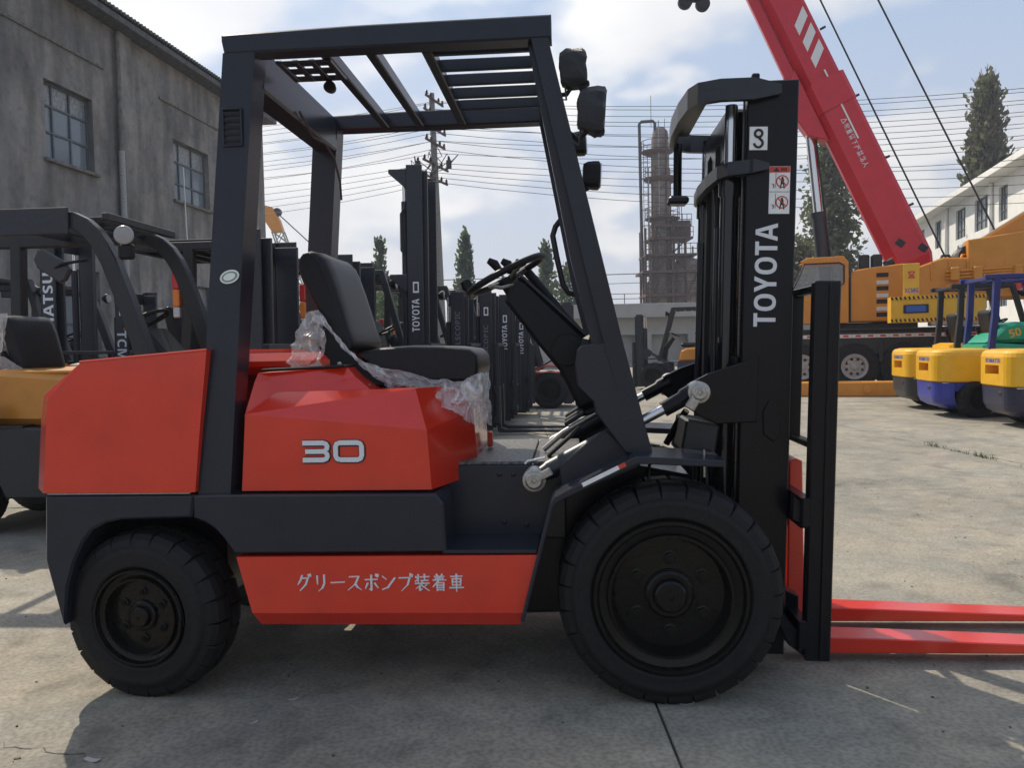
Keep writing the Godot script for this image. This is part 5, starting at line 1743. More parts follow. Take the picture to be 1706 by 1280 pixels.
# ---------------------------------------------------------------- cranes
func make_cranes() -> void:
	var org := Vector3(8.05, 0, -19.3)
	var yaw := -0.30
	var c := thing("truck_crane", "orange truck crane with an operator cab and a raised red boom", "crane", org, yaw)
	var orange: Material = M.crane_orange
	var m: MB
	# carrier: frame, tape, wheels
	bx(c, "carrier_frame", M.truck_black, Vector3(1.2, 1.12, -1.25), Vector3(9.5, 0.56, 2.3), 0.02)
	bx(c, "deck_plate", M.truck_black, Vector3(1.2, 1.42, -1.25), Vector3(9.7, 0.05, 2.5), 0.01)
	for i in 34:
		bx(c, "tape_piece", M.white_sticker, Vector3(-3.4 + i * 0.27, 1.27, -0.095), Vector3(0.266, 0.085, 0.006), 0.0)
		bx(c, "tape_dash", M.tape_red, Vector3(-3.4 + i * 0.27, 1.27, -0.091), Vector3(0.12, 0.045, 0.004), 0.0)
	for x in [-2.3, -1.15, 0.03, 1.13, 2.6]:
		make_wheel(c, Vector3(x, 0.55, -0.20), 0.55, 0.34, 0.30, 1.0, 0.0, M.wheel_silver, 30, false)
		make_wheel(c, Vector3(x, 0.55, -2.30), 0.55, 0.34, 0.30, -1.0, 0.0, M.wheel_silver, 30, false)
	for x in [-0.55, 0.6]:
		bx(c, "mudguard", M.truck_black, Vector3(x, 0.90, -0.25), Vector3(0.10, 0.5, 0.5), 0.02)
	bx(c, "tool_box", M.machine_white, Vector3(2.2, 1.62, -0.5), Vector3(1.0, 0.30, 0.5), 0.02)
	bx(c, "outrigger_box", M.truck_black, Vector3(3.2, 0.85, -1.25), Vector3(0.6, 0.5, 2.6), 0.02)
	# slewing body
	bx(c, "slew_ring", M.truck_black, Vector3(0.6, 1.50, -1.3), Vector3(1.7, 0.16, 1.7), 0.03)
	m = MB.new()
	m.prism([[-0.05, 1.60], [1.55, 1.60], [1.55, 2.62], [1.10, 2.95], [0.35, 2.88], [0.06, 2.84], [-0.05, 2.72]], -1.0, -0.30, 0.03)
	piece(c, "engine_cover", m.mesh(), orange)
	bx(c, "cover_seam", M.truck_black, Vector3(-0.045, 2.2, -0.31), Vector3(0.03, 1.2, 0.05), 0.004)
	for i in 7:
		bx(c, "louvre", M.truck_black if i % 2 == 0 else M.machine_white, Vector3(0.66, 1.75 + i * 0.155, -0.298), Vector3(0.26, 0.135 if i % 2 == 0 else 0.09, 0.018), 0.004, Basis(Vector3(1, 0, 0), 0.3 if i % 2 == 0 else 0.0))
	bx(c, "rear_body", orange, Vector3(1.45, 2.15, -1.4), Vector3(1.9, 1.1, 1.6), 0.05)
	for x in [0.30, 0.58]:
		bx(c, "air_filter", M.truck_black, Vector3(x, 3.05, -0.75), Vector3(0.24, 0.34, 0.3), 0.03)
	tb(c, "hook_block", M.truck_black, [Vector3(0.75, 2.95, -0.7), Vector3(0.95, 3.05, -0.7)], 0.09, 10)
	# operator cab with glazed side
	var cab := hub(c, "cab", Vector3(-1.45, 1.58, -1.05))
	m = MB.new()
	m.prism([[0.0, 0.0], [1.36, 0.0], [1.36, 1.46], [1.24, 1.60], [0.42, 1.58], [0.28, 1.50], [0.40, 1.44], [1.16, 1.44], [1.26, 1.38], [1.26, 0.96], [1.14, 0.86], [0.55, 0.80], [0.10, 0.62], [0.0, 0.60]], 0.0, 0.06, 0.012)
	m.prism([[0.0, 0.0], [1.36, 0.0], [1.36, 1.46], [1.24, 1.60], [0.42, 1.58], [0.28, 1.50], [0.40, 1.44], [1.16, 1.44], [1.26, 1.38], [1.26, 0.96], [1.14, 0.86], [0.55, 0.80], [0.10, 0.62], [0.0, 0.60]], 0.80, 0.86, 0.012)
	m.box(Vector3(0.85, 1.55, 0.43), Vector3(0.86, 0.09, 0.76), 0.01)
	m.box(Vector3(1.33, 0.75, 0.43), Vector3(0.05, 1.4, 0.76), 0.01)
	m.box(Vector3(0.68, 0.03, 0.43), Vector3(1.34, 0.06, 0.76), 0.01)
	m.box(Vector3(0.03, 0.30, 0.43), Vector3(0.05, 0.6, 0.76), 0.01)
	piece(cab, "shell", m.mesh(), orange)
	m = MB.new()
	m.prism([[0.06, 0.62], [0.55, 0.81], [1.15, 0.87], [1.25, 0.96], [1.25, 1.38], [1.16, 1.43], [0.36, 1.43]], 0.82, 0.828)
	piece(cab, "side_window", m.mesh(), M.cab_glass)
	m = MB.new()
	m.quad(Vector3(0.02, 0.62, 0.05), Vector3(0.02, 0.62, 0.81), Vector3(0.34, 1.48, 0.81), Vector3(0.34, 1.48, 0.05))
	piece(cab, "windscreen", m.mesh(), M.cab_glass)
	bx(cab, "operator_seat", M.vinyl, Vector3(0.95, 0.70, 0.42), Vector3(0.16, 0.8, 0.45), 0.04)
	bx(cab, "console", M.fork_grey, Vector3(0.40, 0.5, 0.42), Vector3(0.3, 0.6, 0.4), 0.04)
	tb(cab, "window_seal", M.truck_black, [Vector3(0.0, 0.60, 0.865), Vector3(0.12, 0.63, 0.87), Vector3(0.55, 0.80, 0.87), Vector3(1.15, 0.86, 0.87), Vector3(1.26, 0.96, 0.87), Vector3(1.26, 1.38, 0.87), Vector3(1.16, 1.44, 0.87), Vector3(0.38, 1.44, 0.87), Vector3(0.02, 0.62, 0.87)], 0.018, 6)
	# boom: a long eight-sided box; axis runs up and to the left
	var foot := Vector3(1.55, 2.75, -1.45)
	var dir := Vector3(-0.405, 0.914, 0.0).normalized()
	var across := Vector3(0.914, 0.405, 0.0).normalized()
	var side := Vector3(0, 0, 1)
	var boom := hub(c, "boom", foot, Basis(dir, -across, side))   # x along, y towards the lower left edge, z towards us
	var sect := func(h: float, w: float, x: float) -> Array:
		var a := []
		for q in [[0.5, 0.18], [0.30, 0.5], [-0.42, 0.5], [-0.5, 0.40], [-0.5, -0.40], [-0.42, -0.5], [0.30, -0.5], [0.5, -0.18]]:
			a.append(Vector3(x, q[0] * h, q[1] * w))
		return a
	m = MB.new()
	m.loft([sect.call(0.62, 0.62, -0.25), sect.call(0.98, 0.80, 0.35), sect.call(1.00, 0.82, 5.2), sect.call(1.00, 0.82, 5.25)])
	piece(boom, "base_section", m.mesh(), M.crane_red)
	m = MB.new()
	m.loft([sect.call(1.03, 0.88, 4.55), sect.call(1.03, 0.88, 5.30)])
	piece(boom, "collar", m.mesh(), M.crane_red)
	m = MB.new()
	m.prism([[3.9, 0.45], [4.25, 0.84], [4.95, 0.95], [5.6, 0.70], [5.9, 0.45]], -0.30, 0.30, 0.02)
	piece(boom, "cylinder_lug", m.mesh(), M.crane_red)
	m = MB.new()
	m.loft([sect.call(0.88, 0.70, 5.2), sect.call(0.88, 0.70, 15.0)])
	piece(boom, "fly_section", m.mesh(), M.crane_red)
	m = MB.new()
	m.prism([[5.0, 0.60], [5.5, 0.95], [5.9, 0.72], [15.0, 0.62], [15.0, 0.46], [5.3, 0.46]], -0.16, 0.16, 0.02)
	piece(boom, "jib_stow", m.mesh(), M.crane_red)
	for i in 3:
		m = MB.new()
		var x := 5.65 + i * 0.46
		m.prism([[x, 0.02], [x + 0.28, 0.02], [x + 0.62, -0.34], [x + 0.34, -0.34]], 0.0, 0.006)
		piece(boom, "white_stripe", m.mesh(), M.white_sticker, Vector3(0, 0, 0.352))
	bx(boom, "edge_strip", M.white_sticker, Vector3(4.55, -0.13, 0.417), Vector3(1.9, 0.04, 0.012), 0.003)
	for p in [[0.85, 0.06], [0.52, -0.34]]:
		bx(boom, "access_hole", M.truck_black, Vector3(p[0], p[1], 0.402), Vector3(0.20, 0.16, 0.03), 0.01, Basis(Vector3(0, 0, 1), 0.5))
	for x in [1.6, 2.9, 4.6, 6.5]:
		tb(boom, "cable_guide", M.truck_black, [Vector3(x, -0.48, 0.2), Vector3(x, -0.62, 0.2)], 0.03, 6)
	# small lettering down the boom
	var sg := [
		[[0.5, 1.0, 0.0, 0.1], [0.0, 0.1, 1.0, 0.1], [1.0, 0.1, 0.5, 1.0]],
		[[0.1, 0.8, 0.5, 0.8], [0.3, 1.0, 0.3, 0.4], [0.0, 0.58, 0.5, 0.58], [0.1, 0.3, 0.95, 0.0], [0.58, 0.9, 0.95, 0.9, 0.95, 0.6, 0.6, 0.6, 0.6, 0.3, 1.0, 0.3]],
		[[0.1, 0.92, 0.9, 0.95], [0.0, 0.78, 1.0, 0.78], [0.2, 0.65, 0.8, 0.65, 0.8, 0.35, 0.2, 0.35, 0.2, 0.65], [0.2, 0.5, 0.8, 0.5], [0.5, 1.0, 0.5, 0.05], [0.1, 0.2, 0.9, 0.2], [0.0, 0.04, 1.0, 0.04]],
		[[0.1, 0.95, 0.45, 0.95], [0.1, 0.95, 0.05, 0.55], [0.6, 0.95, 1.0, 0.95], [0.55, 0.75, 1.0, 0.75], [0.2, 0.45, 0.2, 0.0], [0.2, 0.45, 0.8, 0.45, 0.8, 0.0], [0.2, 0.3, 0.8, 0.3], [0.2, 0.15, 0.8, 0.15]],
		[[0.0, 0.9, 1.0, 0.9], [0.48, 0.9, 0.48, 0.0], [0.5, 0.65, 0.85, 0.45]],
		[[0.0, 0.9, 1.0, 0.9], [0.35, 0.9, 0.35, 0.6], [0.65, 0.9, 0.65, 0.6], [0.0, 0.58, 1.0, 0.58], [0.2, 0.58, 0.05, 0.0]],
		[[0.05, 0.8, 0.45, 0.8], [0.25, 1.0, 0.25, 0.5], [0.55, 0.8, 0.95, 0.8], [0.75, 1.0, 0.75, 0.5], [0.1, 0.4, 0.9, 0.4], [0.0, 0.25, 1.0, 0.25], [0.5, 0.25, 0.5, 0.0], [0.25, 0.15, 0.1, 0.0], [0.75, 0.15, 0.9, 0.0]],
		[[0.1, 0.75, 0.45, 0.75], [0.28, 1.0, 0.28, 0.8], [0.0, 0.15, 0.5, 0.2], [0.7, 1.0, 0.7, 0.5], [0.7, 0.75, 1.0, 0.75], [0.55, 0.45, 0.95, 0.45, 0.95, 0.05, 0.55, 0.05, 0.55, 0.45]],
		[[0.5, 1.0, 0.45, 0.5, 0.0, 0.0], [0.48, 0.6, 1.0, 0.0]],
	]
	strokes(boom, "lettering", sg, Vector2(0.11, 0.13), 0.15, Vector3(3.55, -0.02, 0.412), M.white_print, 0.02, Basis(Vector3(0, 0, 1), PI))
	# lift cylinder from body to collar
	var lc := hub(c, "lift_cylinder")
	var a0 := Vector3(-0.45, 1.95, -1.45)
	var b0 := foot + dir * 4.5 - across * 0.68
	var ld := (b0 - a0).normalized()
	var LL := (b0 - a0).length()
	tb(lc, "barrel", M.worn_blue_black, [a0, a0 + ld * LL * 0.50, a0 + ld * LL * 0.505, a0 + ld * LL * 0.53], [0.17, 0.17, 0.21, 0.21], 18)
	tb(lc, "rod", M.chrome, [a0 + ld * LL * 0.5, b0], 0.115, 18)
	tb(lc, "oil_pipe", M.truck_black, [a0 + Vector3(0.15, 0.4, 0.1), b0 + Vector3(0.12, 0, 0.0)], 0.025, 6)
	# hoist ropes that run from the winch past the boom head
	for p in [[Vector3(2.3, 2.8, -1.2), Vector3(-3.2, 15.5, -1.2)], [Vector3(3.6, 2.7, -1.0), Vector3(-2.1, 15.5, -1.0)]]:
		tb(c, "hoist_rope", M.cable, [p[0], p[1]], 0.022, 6)
	# something hooked at the very top edge of the picture
	var hb := thing("hook_block", "dark crane hook block hanging at the very top of the picture", "hook", Vector3(4.32, 9.18, -20.0))
	m = MB.new()
	m.lathe([[0.10, -0.08], [0.17, -0.06], [0.17, 0.06], [0.10, 0.08], [0.0, 0.08]], 18)
	piece(hb, "sheave", m.mesh(), M.truck_black, Vector3(0.0, 0.16, 0))
	piece(hb, "sheave", m.mesh(), M.truck_black, Vector3(0.42, 0.10, 0))
	bx(hb, "cheek", M.truck_black, Vector3(0.2, 0.25, 0), Vector3(0.62, 0.16, 0.22), 0.03)
	tb(hb, "rope", M.cable, [Vector3(0.2, 0.3, 0), Vector3(0.22, 6.0, 0)], 0.02, 6)

	# second crane: lowered orange boom, long deck, striped counterweight
	var d := thing("mobile_crane", "orange mobile crane with lowered boom and a striped yellow counterweight", "crane", Vector3(9.15, 0, -16.3), yaw)
	bx(d, "carrier_frame", M.truck_black, Vector3(3.6, 1.05, -0.9), Vector3(5.0, 0.5, 2.0), 0.02)
	bx(d, "pedestal", M.truck_black, Vector3(2.0, 1.6, -0.6), Vector3(1.6, 0.8, 1.0), 0.03)
	for x in [1.9, 3.1, 4.9]:
		make_wheel(d, Vector3(x, 0.55, -0.05), 0.55, 0.34, 0.30, 1.0, 0.0, M.wheel_silver, 30, false)
		make_wheel(d, Vector3(x, 0.55, -1.75), 0.55, 0.34, 0.30, -1.0, 0.0, M.wheel_silver, 30, false)
	m = MB.new()
	m.prism([[-1.05, 1.95], [3.6, 1.95], [3.6, 2.62], [1.0, 2.72], [-0.55, 2.78], [-1.05, 2.60]], -1.2, 0.12, 0.03)
	piece(d, "deck_body", m.mesh(), orange)
	bx(d, "sign_panel", M.crane_yellow, Vector3(-1.12, 2.36, 0.14), Vector3(0.30, 0.66, 0.04), 0.01)
	lettering(d, "XCMG", 0.25, 0.09, Vector3(-1.12, 2.15, 0.162), M.print_blue)
	m = MB.new()
	for q in [[-0.06, 0.10, 0.06, 0.10], [-0.06, 0.10, 0.0, 0.0], [0.06, 0.10, 0.0, 0.0], [-0.05, -0.02, 0.05, -0.02], [-0.06, -0.02, 0.0, 0.05], [0.06, -0.02, 0.0, 0.05]]:
		m.bar(Vector3(q[0], q[1], 0), Vector3(q[2], q[3], 0.0005), 0.022, 0.004)
	piece(d, "emblem", m.mesh(), M.tape_red, Vector3(-1.12, 2.42, 0.164))
	# drums, hoses and pipes on the deck
	for i in 3:
		tb(d, "deck_pipe", orange, [Vector3(-0.5, 2.35 + i * 0.07, 0.16), Vector3(0.6, 2.42 + i * 0.05, 0.18), Vector3(1.6, 2.38 + i * 0.06, 0.16)], 0.03, 6)
	for x in [-0.35, 0.05, 0.75, 1.15]:
		bx(d, "valve_block", orange, Vector3(x, 2.44, 0.2), Vector3(0.16, 0.26, 0.14), 0.02)
	for i in 9:
		bx(d, "deck_rib", orange, Vector3(-0.75 + i * 0.32, 2.52, 0.135), Vector3(0.035, 0.36, 0.04), 0.006)
	for i in 6:
		var hx := -0.6 + i * 0.36
		tb(d, "deck_hose", M.truck_black if i % 2 == 0 else orange, [Vector3(hx, 2.70, 0.10), Vector3(hx + 0.06, 2.82, 0.0), Vector3(hx + 0.22, 2.84, -0.2), Vector3(hx + 0.30, 2.72, -0.3)], 0.028, 6)
	tb(d, "handrail", orange, [Vector3(-0.5, 2.20, 0.2), Vector3(1.8, 2.28, 0.2)], 0.03, 6)
	m = MB.new()
	m.lathe([[0.05, -0.4], [0.34, -0.4], [0.30, -0.34], [0.30, 0.34], [0.34, 0.4], [0.0, 0.4]], 18)
	piece(d, "winch_drum", m.mesh(), M.truck_black, Vector3(0.1, 2.75, -0.5))
	# counterweight: curved yellow block with chevron tape
	var cw := hub(d, "counterweight", Vector3(-0.3, 1.45, 0.30))
	var rings := []
	for i in 9:
		var t := i / 8.0
		var x := -1.2 + 1.7 * t
		var z := 0.30 * sin(PI * clampf(t, 0.0, 1.0)) - 0.10
		rings.append([Vector3(x, 0.06, -0.6), Vector3(x, 0.06, z), Vector3(x, 0.58, z), Vector3(x, 0.58, -0.6)])
	m = MB.new()
	m.loft(rings)
	piece(cw, "block", m.mesh(), M.crane_yellow)
	for yv in [0.10, 0.54]:
		for i in 46:
			var t := (i + 0.5) / 46.0
			var x := -1.2 + 1.7 * t
			var z := 0.30 * sin(PI * t) - 0.10
			var ang := atan2(0.30 * PI * cos(PI * t), 1.7)
			bx(cw, "chevron", M.black_print if i % 2 == 0 else M.fork_yellow, Vector3(x, yv, z + 0.012), Vector3(0.036, 0.060, 0.012), 0.0, Basis(Vector3.UP, -ang) * Basis(Vector3(0, 0, 1), 0.5))
	bx(cw, "name_plate", M.print_blue, Vector3(-0.78, 0.32, 0.135), Vector3(0.36, 0.12, 0.02), 0.01, Basis(Vector3.UP, -0.36))
	bx(cw, "recess", M.truck_black, Vector3(-0.78, 0.32, 0.126), Vector3(0.46, 0.17, 0.02), 0.01, Basis(Vector3.UP, -0.36))
	tb(d, "beacon", M.red_lens, [Vector3(0.72, 2.02, 0.30), Vector3(0.72, 2.20, 0.30)], 0.07, 12)
	# boom lying low, rising to the right
	var bm := hub(d, "boom", Vector3(0.25, 2.55, -0.75), Basis(Vector3(0, 0, 1), 0.56))
	m = MB.new()
	m.prism([[-0.1, 0.0], [0.15, 0.52], [9.0, 0.62], [9.0, -0.20], [0.3, -0.30]], -0.42, 0.42, 0.04)
	piece(bm, "base_section", m.mesh(), orange)
	for p in [[1.1, 0.15], [0.8, 0.0], [2.4, 0.2]]:
		bx(bm, "access_hole", M.truck_black, Vector3(p[0], p[1], 0.424), Vector3(0.2, 0.2, 0.012), 0.0, Basis(Vector3(0, 0, 1), 0.7))
	m = MB.new()
	m.prism([[-0.45, -0.55], [0.75, -0.55], [0.75, 0.45], [-0.45, 0.30]], -0.2, 0.2, 0.02)
	piece(d, "boom_bracket", m.mesh(), orange, Vector3(0.35, 2.80, -0.05))
	# lifting jaw of dark fittings in front of the deck
	bx(d, "gearbox", M.truck_black, Vector3(2.2, 2.0, 0.3), Vector3(1.5, 0.8, 0.4), 0.05)

	# outrigger beam lying on the ground
	var bm2 := thing("outrigger_beam", "orange steel beam lying on the ground in front of the truck crane", "beam", Vector3(7.0, 0, -17.25), -0.32)
	m = MB.new()
	m.prism([[-2.6, 0.03], [-2.5, 0.0], [0.95, 0.0], [1.05, 0.06], [1.05, 0.24], [0.95, 0.31], [-2.5, 0.29], [-2.6, 0.25]], -0.25, 0.25, 0.02)
	piece(bm2, "box", m.mesh(), orange)
	m = MB.new()
	m.lathe([[0.09, 0.0], [0.09, 0.02], [0.05, 0.03], [0.0, 0.03]], 16)
	piece(bm2, "pad_pin", m.mesh(), orange, Vector3(0.42, 0.15, 0.25))
	bx(bm2, "end_plate", orange, Vector3(0.60, 0.155, 0.255), Vector3(0.02, 0.28, 0.02), 0.003)
	bx(bm2, "slot", M.truck_black, Vector3(0.1, 0.305, 0.1), Vector3(0.45, 0.01, 0.05), 0.0)

	# faraway crane head on the left
	var e := thing("lattice_crane", "far orange crane head with lattice jib and stay rope beyond the yard", "crane", Vector3(-21.1, 0, -72))
	m = MB.new()
	m.prism([[-0.9, 13.2], [-0.5, 14.0], [0.6, 13.7], [1.2, 12.6], [1.5, 11.6], [0.6, 11.5], [-0.1, 12.6], [-0.6, 12.7]], -0.4, 0.4, 0.05)
	piece(e, "head", m.mesh(), M.crane_orange)
	var lat := hub(e, "lattice_jib")
	for s in [-0.45, 0.45]:
		for z in [-0.4, 0.4]:
			tb(lat, "chord", M.pipe_grey, [Vector3(1.0 + s, 11.6, z), Vector3(4.8 + s * 1.6, 0.0, z)], 0.07, 5)
	for i in 12:
		var t0 := i / 12.0
		var t1 := (i + 1) / 12.0
		for z in [-0.4, 0.4]:
			tb(lat, "lacing", M.pipe_grey, [Vector3(lerpf(0.55, 4.1, t0), lerpf(11.6, 0, t0), z), Vector3(lerpf(1.45, 5.5, t1), lerpf(11.6, 0, t1), z)], 0.045, 4)
			tb(lat, "lacing", M.pipe_grey, [Vector3(lerpf(1.45, 5.5, t0), lerpf(11.6, 0, t0), z), Vector3(lerpf(0.55, 4.1, t1), lerpf(11.6, 0, t1), z)], 0.045, 4)
	tb(e, "stay_rope", M.cable, [Vector3(1.0, 13.2, 0), Vector3(6.0, 8.4, 0), Vector3(12.0, 1.0, 0)], 0.05, 5)
	tb(e, "fall_rope", M.cable, [Vector3(-0.4, 12.8, 0), Vector3(-0.4, 1.0, 0)], 0.04, 5)
	tb(e, "head_sheave", M.truck_black, [Vector3(1.0, 13.3, -0.2), Vector3(1.0, 13.3, 0.2)], 0.35, 14)


# ---------------------------------------------------------------- parked forklifts
func ribbon(path: Array, w: float) -> Array:   # outline of a band of width w along a 2D path
	var a := []
	var b := []
	for i in path.size():
		var p := Vector2(path[i][0], path[i][1])
		var q0: Array = path[maxi(i - 1, 0)]
		var q1: Array = path[mini(i + 1, path.size() - 1)]
		var d := (Vector2(q1[0], q1[1]) - Vector2(q0[0], q0[1])).normalized()
		var n := Vector2(-d.y, d.x) * w * 0.5
		a.append([p.x + n.x, p.y + n.y])
		b.push_front([p.x - n.x, p.y - n.y])
	return a + b


func cw_plan(y: float, k: float, x_cut := -1.42) -> Array:   # plan outline of a counterweight at height y, shrunk by k
	var r := []
	for i in 8:
		var t := PI * 0.5 * i / 7.0
		r.append(Vector3(-1.86 - 0.25 * sin(t) + k, y, 0.31 + 0.25 * cos(t) - k))
	var out := [Vector3(x_cut, y, 0.56 - k)]
	out.append_array(r)
	for i in r.size():
		var q: Vector3 = r[r.size() - 1 - i]
		out.append(Vector3(q.x, q.y, -q.z))
	out.append(Vector3(x_cut, y, -0.56 + k))
	return out


func cw_top_mesh(o: Dictionary) -> ArrayMesh:
	var pocket: bool = o.get("pocket", false)
	var y0: float = o.get("cw_y", 0.74)
	var y1: float = o.get("cw_top", 1.12)
	var cut: float = o.get("cw_cut", -1.42)
	var key := "cwtop%s%s%s%s" % [pocket, y0, y1, cut]
	if shared.has(key):
		return shared[key]
	var m := MB.new()
	var rings := [cw_plan(y0, 0.02, cut), cw_plan(y0 + 0.02, 0.0, cut), cw_plan(y1 - 0.10, 0.0, cut), cw_plan(y1 - 0.05, 0.012, cut), cw_plan(y1 - 0.018, 0.04, cut), cw_plan(y1, 0.10, cut)]
	for k in rings.size() - 1:
		var a: Array = rings[k]
		var b: Array = rings[k + 1]
		for i in a.size():
			var j := (i + 1) % a.size()
			if pocket and k == 1 and i == 8:
				continue
			var c: Vector3 = (a[i] + b[j]) * 0.5 - Vector3((cut - 2.1) * 0.5, (y0 + y1) * 0.5, 0)
			m.face([a[i], a[j], b[j]], c)
			m.face([a[i], b[j], b[i]], c)
	m.face(rings[-1], Vector3.UP)
	m.face(rings[0], Vector3.DOWN)
	if pocket:
		var p0 := y0 + 0.16
		var p1 := y0 + 0.28
		m.T = Transform3D(Basis(Vector3(0, 0, 1), Vector3.UP, Vector3(-1, 0, 0)), Vector3(-2.11, 0, 0))
		pierced(m, -0.31, 0.31, y0 + 0.02, y1 - 0.10, [[-0.20, 0.24, p0, p1]], 0.16)
		m.face([Vector3(-0.20, p0, -0.16), Vector3(0.24, p0, -0.16), Vector3(0.24, p1, -0.16), Vector3(-0.20, p1, -0.16)], Vector3(0, 0, 1))
		m.T = Transform3D()
	shared[key] = m.mesh()
	return shared[key]


func cw_low_mesh(o: Dictionary) -> ArrayMesh:
	var y0: float = o.get("cw_y", 0.74)
	var key := "cwlow%s" % y0
	if shared.has(key):
		return shared[key]
	var m := MB.new()
	var lo := 0.16 if y0 < 0.7 else 0.34
	m.loft([cw_plan(lo, 0.13, -1.80), cw_plan(lo + 0.05, 0.055, -1.82), cw_plan(lo + 0.14, 0.022, -1.84), cw_plan(y0 - 0.005, 0.012, -1.84)])
	m.loft([[Vector3(-1.85, y0 - 0.14, 0.50), Vector3(-1.1, y0 - 0.14, 0.50), Vector3(-1.1, y0 - 0.14, -0.50), Vector3(-1.85, y0 - 0.14, -0.50)], [Vector3(-1.85, y0 - 0.005, 0.54), Vector3(-1.1, y0 - 0.005, 0.54), Vector3(-1.1, y0 - 0.005, -0.54), Vector3(-1.85, y0 - 0.005, -0.54)]])
	m.box(Vector3(-1.6, y0 - 0.26, 0), Vector3(0.5, 0.3, 0.5), 0.02)
	shared[key] = m.mesh()
	return shared[key]


func lift(o: Dictionary) -> Node3D:
	var f := thing(o.get("name", "parked_forklift"), o.label, "forklift", o.at, o.get("yaw", YAW), o.get("group", ""))
	var body: Material = o.body
	var low: Material = o.get("low", M.worn_black)
	var grd: Material = o.get("guard", M.worn_black)
	var mst: Material = o.get("mast_paint", M.worn_blue_black)
	var rim: Material = o.get("rim", M.rim_black)
	var m: MB
	# counterweight, frame, hood
	piece(f, "counterweight", cw_top_mesh(o), body)
	if not shared.has("cwlow"):
		shared.cwlow = true
		m = MB.new()
		m.prism([[-1.42, 0.735], [-0.62, 0.70], [-0.60, 0.50], [-0.40, 0.48], [-0.44, 0.26], [-1.24, 0.26], [-1.34, 0.50], [-1.42, 0.58]], -0.54, 0.54, 0.012)
		m.box(Vector3(-0.15, 0.50, 0), Vector3(0.70, 0.36, 0.62), 0.02)
		shared.liftframe = m.mesh()
		m = MB.new()
		m.prism([[-1.42, 0.735], [-1.42, 1.06], [-1.30, 1.10], [-0.82, 1.06], [-0.70, 1.00], [-0.62, 0.72]], -0.46, 0.46, 0.045)
		shared.lifthood = m.mesh()
		m = MB.new()
		m.prism([[0.22, 0.80], [-0.12, 0.82], [-0.40, 0.66], [-0.46, 0.48], [-0.43, 0.47], [-0.375, 0.64], [-0.11, 0.785], [0.22, 0.775]], -0.12, 0.12, 0.006)
		shared.liftfender = m.mesh()
		m = MB.new()
		m.prism([[-0.46, 1.36], [-0.24, 1.10], [-0.20, 0.70], [-0.32, 0.70], [-0.36, 1.02], [-0.54, 1.30]], -0.16, 0.16, 0.02)
		shared.liftcolumn = m.mesh()
	piece(f, "counterweight_base", cw_low_mesh(o), low)
	piece(f, "frame", shared.liftframe, low)
	piece(f, "engine_hood", shared.lifthood, o.get("hood", body))
	for s in [1.0, -1.0]:
		piece(f, "fender", shared.liftfender, low, Vector3(0, 0, 0.44 * s))
		make_wheel(f, Vector3(0, 0.345, 0.44 * s), 0.345, 0.22, 0.20, s, 0.0, rim, 22, false)
		make_wheel(f, Vector3(o.get("rear_x", -1.62), 0.285, o.get("rear_z", 0.42) * s), 0.285, 0.19, 0.155, s, o.get("steer", 0.0), rim, 20, false)
	bx(f, "floor_plate", M.floor_mat, Vector3(-0.46, 0.715, 0), Vector3(0.38, 0.02, 0.9), 0.004)
	# seat
	var st := hub(f, "seat")
	st.position = o.get("seat_off", Vector3.ZERO)
	if not shared.has("seatback"):
		m = MB.new()
		var rr := []
		for q in [[-0.24, 0.55], [-0.225, 0.85], [-0.17, 1.0], [0.0, 0.96], [0.17, 1.0], [0.225, 0.85], [0.24, 0.55]]:
			var ring := []
			for p in [[-0.05, -0.23], [0.04, -0.23], [0.065, -0.10], [0.06, 0.10], [0.045, 0.19], [0.02, 0.235], [-0.02, 0.235], [-0.05, 0.18]]:
				ring.append(Vector3(p[0] * q[1], p[1] * lerpf(0.9, 1.0, (q[1] - 0.5) * 2.0), q[0]))
			rr.append(ring)
		m.loft_smooth(rr)
		shared.seatback = m.mesh()
		m = MB.new()
		m.prism([[-0.30, 0.20], [-0.25, 0.22], [-0.17, 0.06], [-0.02, -0.02], [0.20, -0.07], [0.20, -0.10], [-0.10, -0.10], [-0.22, -0.03]], -0.02, 0.02, 0.004)
		shared.seatside = m.mesh()
	bx(st, "cushion", M.vinyl, Vector3(-0.92, 1.14, 0), Vector3(0.46, 0.12, 0.46), 0.045)
	piece(st, "backrest", shared.seatback, M.vinyl, Vector3(-1.19, 1.36, 0), Basis(Vector3(0, 0, 1), 0.20))
	for z in [0.255, -0.255]:
		piece(st, "side_plate", shared.seatside, M.plastic_black, Vector3(-0.98, 1.13, z))
	piece(f, "steering_column", shared.liftcolumn, M.plastic_black)
	if not shared.has("liftwheel"):
		m = MB.new()
		var c := Vector3(-0.53, 1.42, 0)
		var ax := Vector3(-0.42, 0.90, 0).normalized()
		var ring := []
		for i in 24:
			var a := TAU * i / 24.0
			ring.append(c + (Vector3(0, 0, 1) * cos(a) + ax.cross(Vector3(0, 0, 1)) * sin(a)) * 0.15)
		m.tube(ring, 0.015, 7, true)
		for k in 3:
			m.tube([c - ax * 0.03, ring[k * 8]], 0.01, 5)
		shared.liftwheel = m.mesh()
	piece(f, "steering_wheel", shared.liftwheel, M.plastic_black)
	# overhead guard
	var g := hub(f, "overhead_guard")
	var top: float = o.get("top", 2.10)
